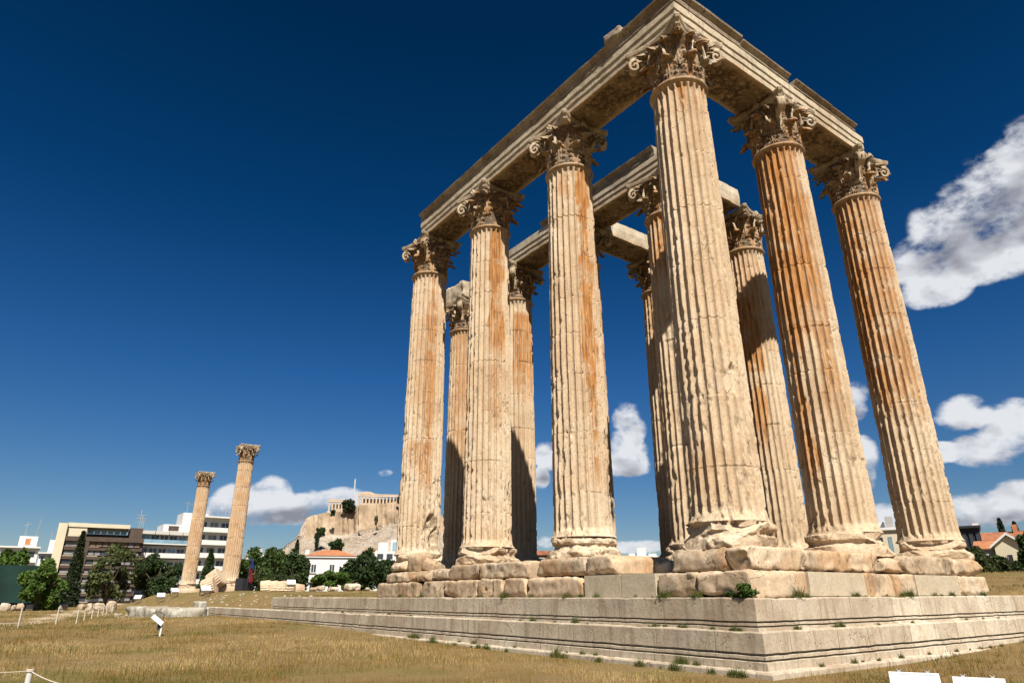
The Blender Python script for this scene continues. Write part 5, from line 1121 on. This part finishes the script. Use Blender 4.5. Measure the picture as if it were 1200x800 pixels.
# field floodlight on its stand
c_ = gpt(187, 745); gz = float(zter(c_[0], c_[1])); v_ = CAM-c_; rz = math.atan2(v_[1], v_[0])+math.pi/2
r = empty('floodlight', (c_[0], c_[1], gz), rz, 'small white floodlight on a short post alone in the dry field', 'floodlight', 'white site floodlights'); r.scale = (.78,)*3
mb = MB(); mb.tube([(0, 0, -.1), (.02, 0, .72)], .045, 8); mb.build('post', M_LAMP, r)
T = Matrix.Translation((-.22, 0, .80)) @ Matrix.Rotation(R(38), 4, 'Y') ; mb = MB(); mb.box(-.34, .34, -.15, .15, -.12, .10, T, .02); mb.build('housing', M_LAMP, r)
T2 = Matrix.Translation((-.06, .1, .45)); mb = MB(); mb.box(-.14, .10, -.1, .14, -.16, .18, T2, .02); mb.build('ballast_box', M_RUB, r)
mb = MB(); mb.tube([(-.5, .02, 1.12), (-.2, .05, 1.2), (.05, 0, 1.05), (.02, 0, .7)], .025, 6); mb.build('cable', M_RUB, r)
for (px, py, Dd, lb) in ((340, 692, 66, 'white floodlight on the grass at the left end of the upper step'), (190, 690, 98, 'white floodlight box standing left of the farther distant column'), (205, 690, 97, 'white floodlight box close to the farther distant column base'), (241, 690, 76, 'low white floodlight box before the rubble between the distant columns'), (163, 692, 112, 'low pale floodlight box on the far grass in front of the dark tree')):
    c_ = pt(px, py, Dd); gz = float(zter(c_[0], c_[1])); v_ = CAM-c_
    floodlight((c_[0], c_[1], gz+.2), math.atan2(v_[1], v_[0])+math.pi/2+rnd.uniform(-.6, .6), R(-50), lb, 1.5 if Dd > 70 else 1.25)
# flag
c_ = pt(289, 690, 76); gz = float(zter(c_[0], c_[1])); v_ = CAM-c_; r = empty('flag_pole', (c_[0], c_[1], gz), math.atan2(v_[1], v_[0])+math.pi/2, 'flag pole with a limp blue and red flag beside the nearer distant column', 'flag pole')
mb = MB(); mb.tube([(0, 0, -.2), (0, 0, 3.3)], [.05, .035], 8); mb.build('pole', M_DARK, r)
def cloth(z0, z1, mat, nm):
    n1_, n2_ = 12, 10; U_, V_ = np.meshgrid(np.linspace(0, 1, n2_), np.linspace(0, 1, n1_)); x = .03+U_*.38*(0.75+.25*V_)+.1*np.sin(V_*5); y = .10*np.sin(U_*9+V_*2); z = z0+(z1-z0)*V_-.2*U_
    A = np.stack([x, y, z], -1).reshape(-1, 3); me = mesh_np(nm, A, grid_faces(n1_, n2_), mat, True); o = link(nm, me, r); s1 = o.modifiers.new('thickness', 'SOLIDIFY'); s1.thickness = .02
cloth(2.2, 3.2, simple('blue_cloth', (.02, .035, .12), .8, .1, 3), 'blue_cloth'); cloth(.9, 2.19, simple('red_cloth', (.18, .015, .02), .8, .1, 3), 'red_cloth')
o = rough_block('dark_box', (1.6, .9, 1.35), M_RUB, 150, .05, .01, label='dark grey equipment box at the foot of the flag pole', cat='box', loc=tuple(pt(285, 690, 77)[:2])+(float(zter(*pt(285, 690, 77)[:2]))+.6,), rot=(0, 0, -.9), res=.3)

# ---------------------------------------------------------------- rope fences
M_POST = simple('white_post', (0.62, 0.60, 0.55), .7, .1, 5); M_ROPE = simple('pale_rope', (0.55, 0.48, 0.38), .9, .15, 40)
poles = []
FP = [(20.5, 735.5, 713), (65, 731, 712), (89, 730, 715), (98, 727, 713.5), (107, 724.5, 710.5), (114, 723, 710.5), (120, 721, 709), (124, 720.5, 708.5), (131, 717.5, 708)]
ords = ['nearest', 'second', 'third', 'fourth', 'fifth', 'sixth', 'seventh', 'eighth', 'farthest']
for q, (px, pb, ptp) in enumerate(FP):
    c_ = gpt(px, pb); D_ = math.hypot(*(c_-CAM)[:2]); gz = float(zter(c_[0], c_[1])); zt_ = float(pt(px, ptp, D_)[2]); zt_ = min(zt_, gz+1.25)
    r = empty('fence_post', (c_[0], c_[1], gz), 0, 'thin white fence post left in the dry field, %s of the receding line' % (ords[q] if q not in (0, 8) else ords[q]+' one'), 'fence post', 'thin white posts of the far rope fence')
    mb = MB(); mb.tube([(0, 0, -.2), (0, 0, zt_-gz)], .028, 8); mb.build('post', M_POST, r); mb = MB(); mb.lathe([(.038, zt_-gz-.03), (.04, zt_-gz), (.035, zt_-gz+.03), (.02, zt_-gz+.04)], 8); mb.build('cap', M_POST, r)
    poles.append((c_[0], c_[1], zt_))
def sag(mb, a, b_, s_, r_):
    a = Vector(a); b_ = Vector(b_); mb.tube([a.lerp(b_, k/10)-Vector((0, 0, s_*4*(k/10)*(1-k/10))) for k in range(11)], r_, 6)
mb = MB()
for k in range(1, len(poles)-1): sag(mb, (poles[k][0], poles[k][1], poles[k][2]-.08), (poles[k+1][0], poles[k+1][1], poles[k+1][2]-.08), .12, .014)
o = mb.build('rope', M_ROPE); tag(o, 'thin pale rope strung along the receding white fence posts', 'rope')
p0 = gpt(20.5, 735.5); p1 = gpt(-30, 733); mb = MB(); sag(mb, (p0[0], p0[1], -2.05), (p1[0], p1[1], -2.05), .05, .02); o = mb.build('rope', M_ROPE); tag(o, 'low rope running left out of view from the nearest thin fence post', 'rope')
# near post at bottom left
c_ = pt(36, 783, 6.6); gz = float(zter(c_[0], c_[1])); r = empty('fence_post', (c_[0], c_[1], gz), 0, 'thick white post with roped cap close by at the bottom left', 'fence post')
mb = MB(); mb.tube([(0, 0, -.1), (0, 0, c_[2]-gz)], .020, 14); mb.build('post', M_POST, r); mb = MB(); mb.lathe([(.022, c_[2]-gz-.025), (.027, c_[2]-gz-.02), (.027, c_[2]-gz-.004), (.02, c_[2]-gz)], 14); mb.build('cap', M_ROPE, r)
e1 = pt(82, 803, 6.2); e2 = pt(-40, 786, 7.2); mb = MB(); sag(mb, (c_[0], c_[1], c_[2]-.015), tuple(e1), .015, .0045); sag(mb, (c_[0], c_[1], c_[2]-.015), tuple(e2), .01, .004); o = mb.build('rope', M_ROPE); tag(o, 'pale rope tied to the close white post at the bottom left', 'rope')

# ---------------------------------------------------------------- dry grass and weeds
def grassmat(name, a_, b_, c3):
    m, t, b = newmat(name); at = t.new('ShaderNodeAttribute', attribute_name='tone'); t.l.new(t.ramp(at.outputs['Fac'], [(0.05, a_), (.38, tuple(q*k for q, k in zip(b_, (.80, .70, .75)))), (.66, b_), (1.0, c3)]), b.inputs['Base Color']); b.inputs['Roughness'].default_value = .8; b.inputs['Specular IOR Level'].default_value = .1
    tr = t.new('ShaderNodeBsdfTranslucent'); t.l.new(t.ramp(at.outputs['Fac'], [(0.0, a_), (.5, b_), (1.0, c3)]), tr.inputs['Color']); ms = t.new('ShaderNodeMixShader'); ms.inputs[0].default_value = .3
    t.l.new(b.outputs[0], ms.inputs[1]); t.l.new(tr.outputs[0], ms.inputs[2]); t.l.new(ms.outputs[0], t.n['Material Output'].inputs['Surface']); return m
M_GRASS = grassmat('dry_grass', (.10, .105, .018), (.30, .20, .06), (.46, .33, .15))
M_WEED = grassmat('weed_leaves', (.04, .07, .012), (.085, .115, .028), (.22, .19, .06))
def blades(name, Pxy, hgt, wid, seed, mat, lean=.45, tone=None, zoff=0.0, zf=None):
    g2 = np.random.default_rng(seed); n = len(Pxy); z = (zter(Pxy[:, 0], Pxy[:, 1]) if zf is None else zf)+zoff; B = np.stack([Pxy[:, 0], Pxy[:, 1], z-.01], -1)
    a = g2.random(n)*6.283; s_ = np.stack([np.cos(a), np.sin(a), 0*a], -1)*(wid*.5)[:, None]; a2 = g2.random(n)*6.283; l_ = g2.random(n)*lean
    tip = B+np.stack([np.cos(a2)*l_*hgt, np.sin(a2)*l_*hgt, hgt], -1)
    V = np.stack([B-s_, B+s_, tip], 1).reshape(-1, 3); me = mesh_np(name, V, np.arange(n*3).reshape(n, 3), mat); attr(me, 'tone', np.repeat(np.clip(tone, 0, 1), 3)); return me
g2 = np.random.default_rng(77)
# density falls with distance, as the blades themselves shrink in view
n = 420000; px = g2.uniform(-60, 1260, n); dd = np.exp(g2.uniform(math.log(4.2), math.log(125), n)); ang = YAW-np.arctan((px-600)/FPX/math.cos(PIT)*1.03)
Pq = np.stack([CAM[0]+dd*np.cos(ang), CAM[1]+dd*np.sin(ang)], -1)
x, y = Pq[:, 0], Pq[:, 1]
infield = ((y < -2.42) | (x > 2.42)) | (x < -46.5)
onstep = (x > -46.5) & (y > -2.42) & (x < 2.42)
plate = onstep & ((y > 3.5) | (x < -18.5) & (y > -1.0))
stepzone = onstep & (x < -31) & (y > -1.3)
keep = infield | plate | stepzone
wall_ = (np.abs(x+55) < 3.5) & (np.abs(y+3.8) < 2.5); keep &= ~wall_
P3 = np.stack([x*.16, y*.16, 0*x], -1); dens = fbm(P3*2.2, 61, 3); keep &= g2.random(n) < (0.35+1.1*dens)
Pq = Pq[keep]; dd = dd[keep]; x, y = Pq[:, 0], Pq[:, 1]
tz = fbm(np.stack([x*.22, y*.22, 0*x], -1), 63, 4); isplat = sstep(-1.6, -1.0, zter(x, y))
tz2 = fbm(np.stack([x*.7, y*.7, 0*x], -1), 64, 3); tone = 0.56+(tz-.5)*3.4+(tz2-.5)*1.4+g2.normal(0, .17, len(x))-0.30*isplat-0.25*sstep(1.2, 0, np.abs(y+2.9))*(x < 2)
tuft = fbm(np.stack([x*1.6, y*1.6, 0*x], -1), 65, 3)
bare = fbm(np.stack([x*.3, y*.9, 0*x], -1), 97, 4); hg = (0.03+0.24*np.clip(tuft-.3, 0, 1))*(0.35+0.65*sstep(.36, .5, bare))*g2.uniform(.5, 1.4, len(x))*(1-.25*isplat); wd = 0.0045+dd*0.00062
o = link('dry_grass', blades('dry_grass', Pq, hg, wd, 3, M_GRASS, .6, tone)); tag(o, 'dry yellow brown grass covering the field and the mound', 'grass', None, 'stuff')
# taller seed stalks standing over the sward in loose drifts
n = 90000; px = g2.uniform(-60, 1260, n); dd = np.exp(g2.uniform(math.log(4.2), math.log(60), n)); ang = YAW-np.arctan((px-600)/FPX/math.cos(PIT)*1.03)
Ps = np.stack([CAM[0]+dd*np.cos(ang), CAM[1]+dd*np.sin(ang)], -1); x, y = Ps[:, 0], Ps[:, 1]
kp = ((y < -2.6) | (x > 2.7)) & (g2.random(n) < sstep(.42, .62, fbm(np.stack([x*.35, y*.35, 0*x], -1), 88, 3))*.8)
Ps = Ps[kp]; dd = dd[kp]; x, y = Ps[:, 0], Ps[:, 1]
me = blades('seed_stalks', Ps, g2.uniform(.10, .30, len(x)), .004+dd*.00045, 8, M_GRASS, .35, np.where(g2.random(len(x)) < .5, .08, .5)+g2.normal(0, .1, len(x)))
o = link('seed_stalks', me); tag(o, 'taller dark seed stalks rising from the dry grass', 'grass', None, 'stuff')
# green weeds along the steps
W_ = []
r4 = random.Random(12)
def tuftpts(cx, cy, cz, r_, n_): 
    q = g2.normal(size=(n_, 3))*np.array([r_, r_*.45, 0]); q[:, 2] = np.abs(g2.normal(size=n_))*r_*.75*np.exp(-(q[:, 0]/r_)**2); return q+np.array([cx, cy, cz])
spots = []
for k in range(30): u = r4.uniform(-16, 1.4); spots.append((u, -1.55, -.80, r4.uniform(.03, .12)))           # foot of lower course, south
for k in range(24): u = -r4.random()**1.5*22+1.3; spots.append((u, -1.76, -1.45, r4.uniform(.04, .12)))     # foot of upper step
for k in range(22): u = r4.uniform(-18, 2); spots.append((u, -2.2, -2.16, r4.uniform(.04, .14)))
for k in range(16): u = r4.uniform(-1.2, 11); spots.append((1.57, u, -.80, r4.uniform(.05, .13)))
for k in range(12): u = r4.uniform(-1.4, 11); spots.append((1.80, u, -1.45, r4.uniform(.04, .12)))
for k in range(16): u = r4.uniform(-2, 11); spots.append((2.2, u, -2.16, r4.uniform(.04, .13)))
for k in range(40): u = r4.uniform(-14, 2.2); spots.append((u, -2.45, -2.25, r4.uniform(.06, .16)))
spots += [(-3.1, -1.85, -1.45, .20), (-2.9, -1.85, -1.40, .12), (-7.6, -1.6, -.8, .2), (-4.6, -1.6, -.8, .22), (-5.0, -1.6, -.8, .14), (.1, -1.6, -.8, .14), (-.9, -1.6, -.8, .2), (1.62, -.2, -.8, .24), (1.6, .1, -.8, .2), (1.6, 5.0, -.8, .22), (1.6, 5.4, -.8, .2), (1.84, -.9, -1.45, .16), (1.84, -.5, -1.45, .16), (2.3, 3.0, -2.16, .2), (-2.0, -1.85, -1.45, .15)]
WP = []; WZ = []; WH = []
for a0, b0, c0, r_ in spots:
    if r4.random() < .25: continue
    r_ = r_*r4.uniform(.4, 1.35)
    n_ = int(30+r_*1100); q = g2.normal(size=(n_, 2))*np.array([r_*.8, r_*.28]) if abs(a0-1.57) > .8 or b0 < -1.5 else g2.normal(size=(n_, 2))*np.array([r_*.28, r_*.8])
    WP.append(q+np.array([a0, b0])); WZ.append(np.full(n_, c0)); WH.append(r_*g2.uniform(.6, 1.9, n_)*np.exp(-(q**2).sum(1)/(r_**2)))
WP = np.concatenate(WP); WZ = np.concatenate(WZ); WH = np.concatenate(WH)
me = blades('weeds', WP, WH, np.full(len(WP), .012), 71, M_WEED, .9, g2.uniform(0, 1, len(WP)), 0.0, WZ); o = link('weeds', me); tag(o, 'green weeds sprouting from the joints of the steps and stone courses', 'weeds', None, 'stuff')
# loose pale chips on the mound
n = 190; ang_ = g2.uniform(-75, -34, n); yy = g2.uniform(-7, 2.0, n); V = []; F = []
mb = MB()
for q in range(n):
    s_ = float(g2.uniform(.03, .12)); x0, y0 = float(ang_[q]), float(yy[q])
    if x0 > -46.5 and y0 < -1.0: continue
    z0 = float(zter(x0, y0)); T = Matrix.Translation((x0, y0, z0)) @ Matrix.Rotation(float(g2.uniform(0, 6)), 4, 'Z') @ Matrix.Rotation(.4, 4, 'X'); mb.box(-s_, s_, -s_*.7, s_*.7, -s_*.3, s_*.6, T, s_*.3)
o = mb.build('gravel', M_WALLSTONE); tag(o, 'scattered pale stone chips on the grassy bank', 'gravel', None, 'stuff')
for me in bpy.data.meshes:      # stone materials read these two point layers; give them to plain meshes too
    if me.materials and me.materials[0] in (M_STEP, M_SLAB, M_WALLSTONE, M_FARCOL):
        for nm in ('stain', 'grime_shade'):
            if nm not in me.attributes: attr(me, nm, np.zeros(len(me.vertices)))
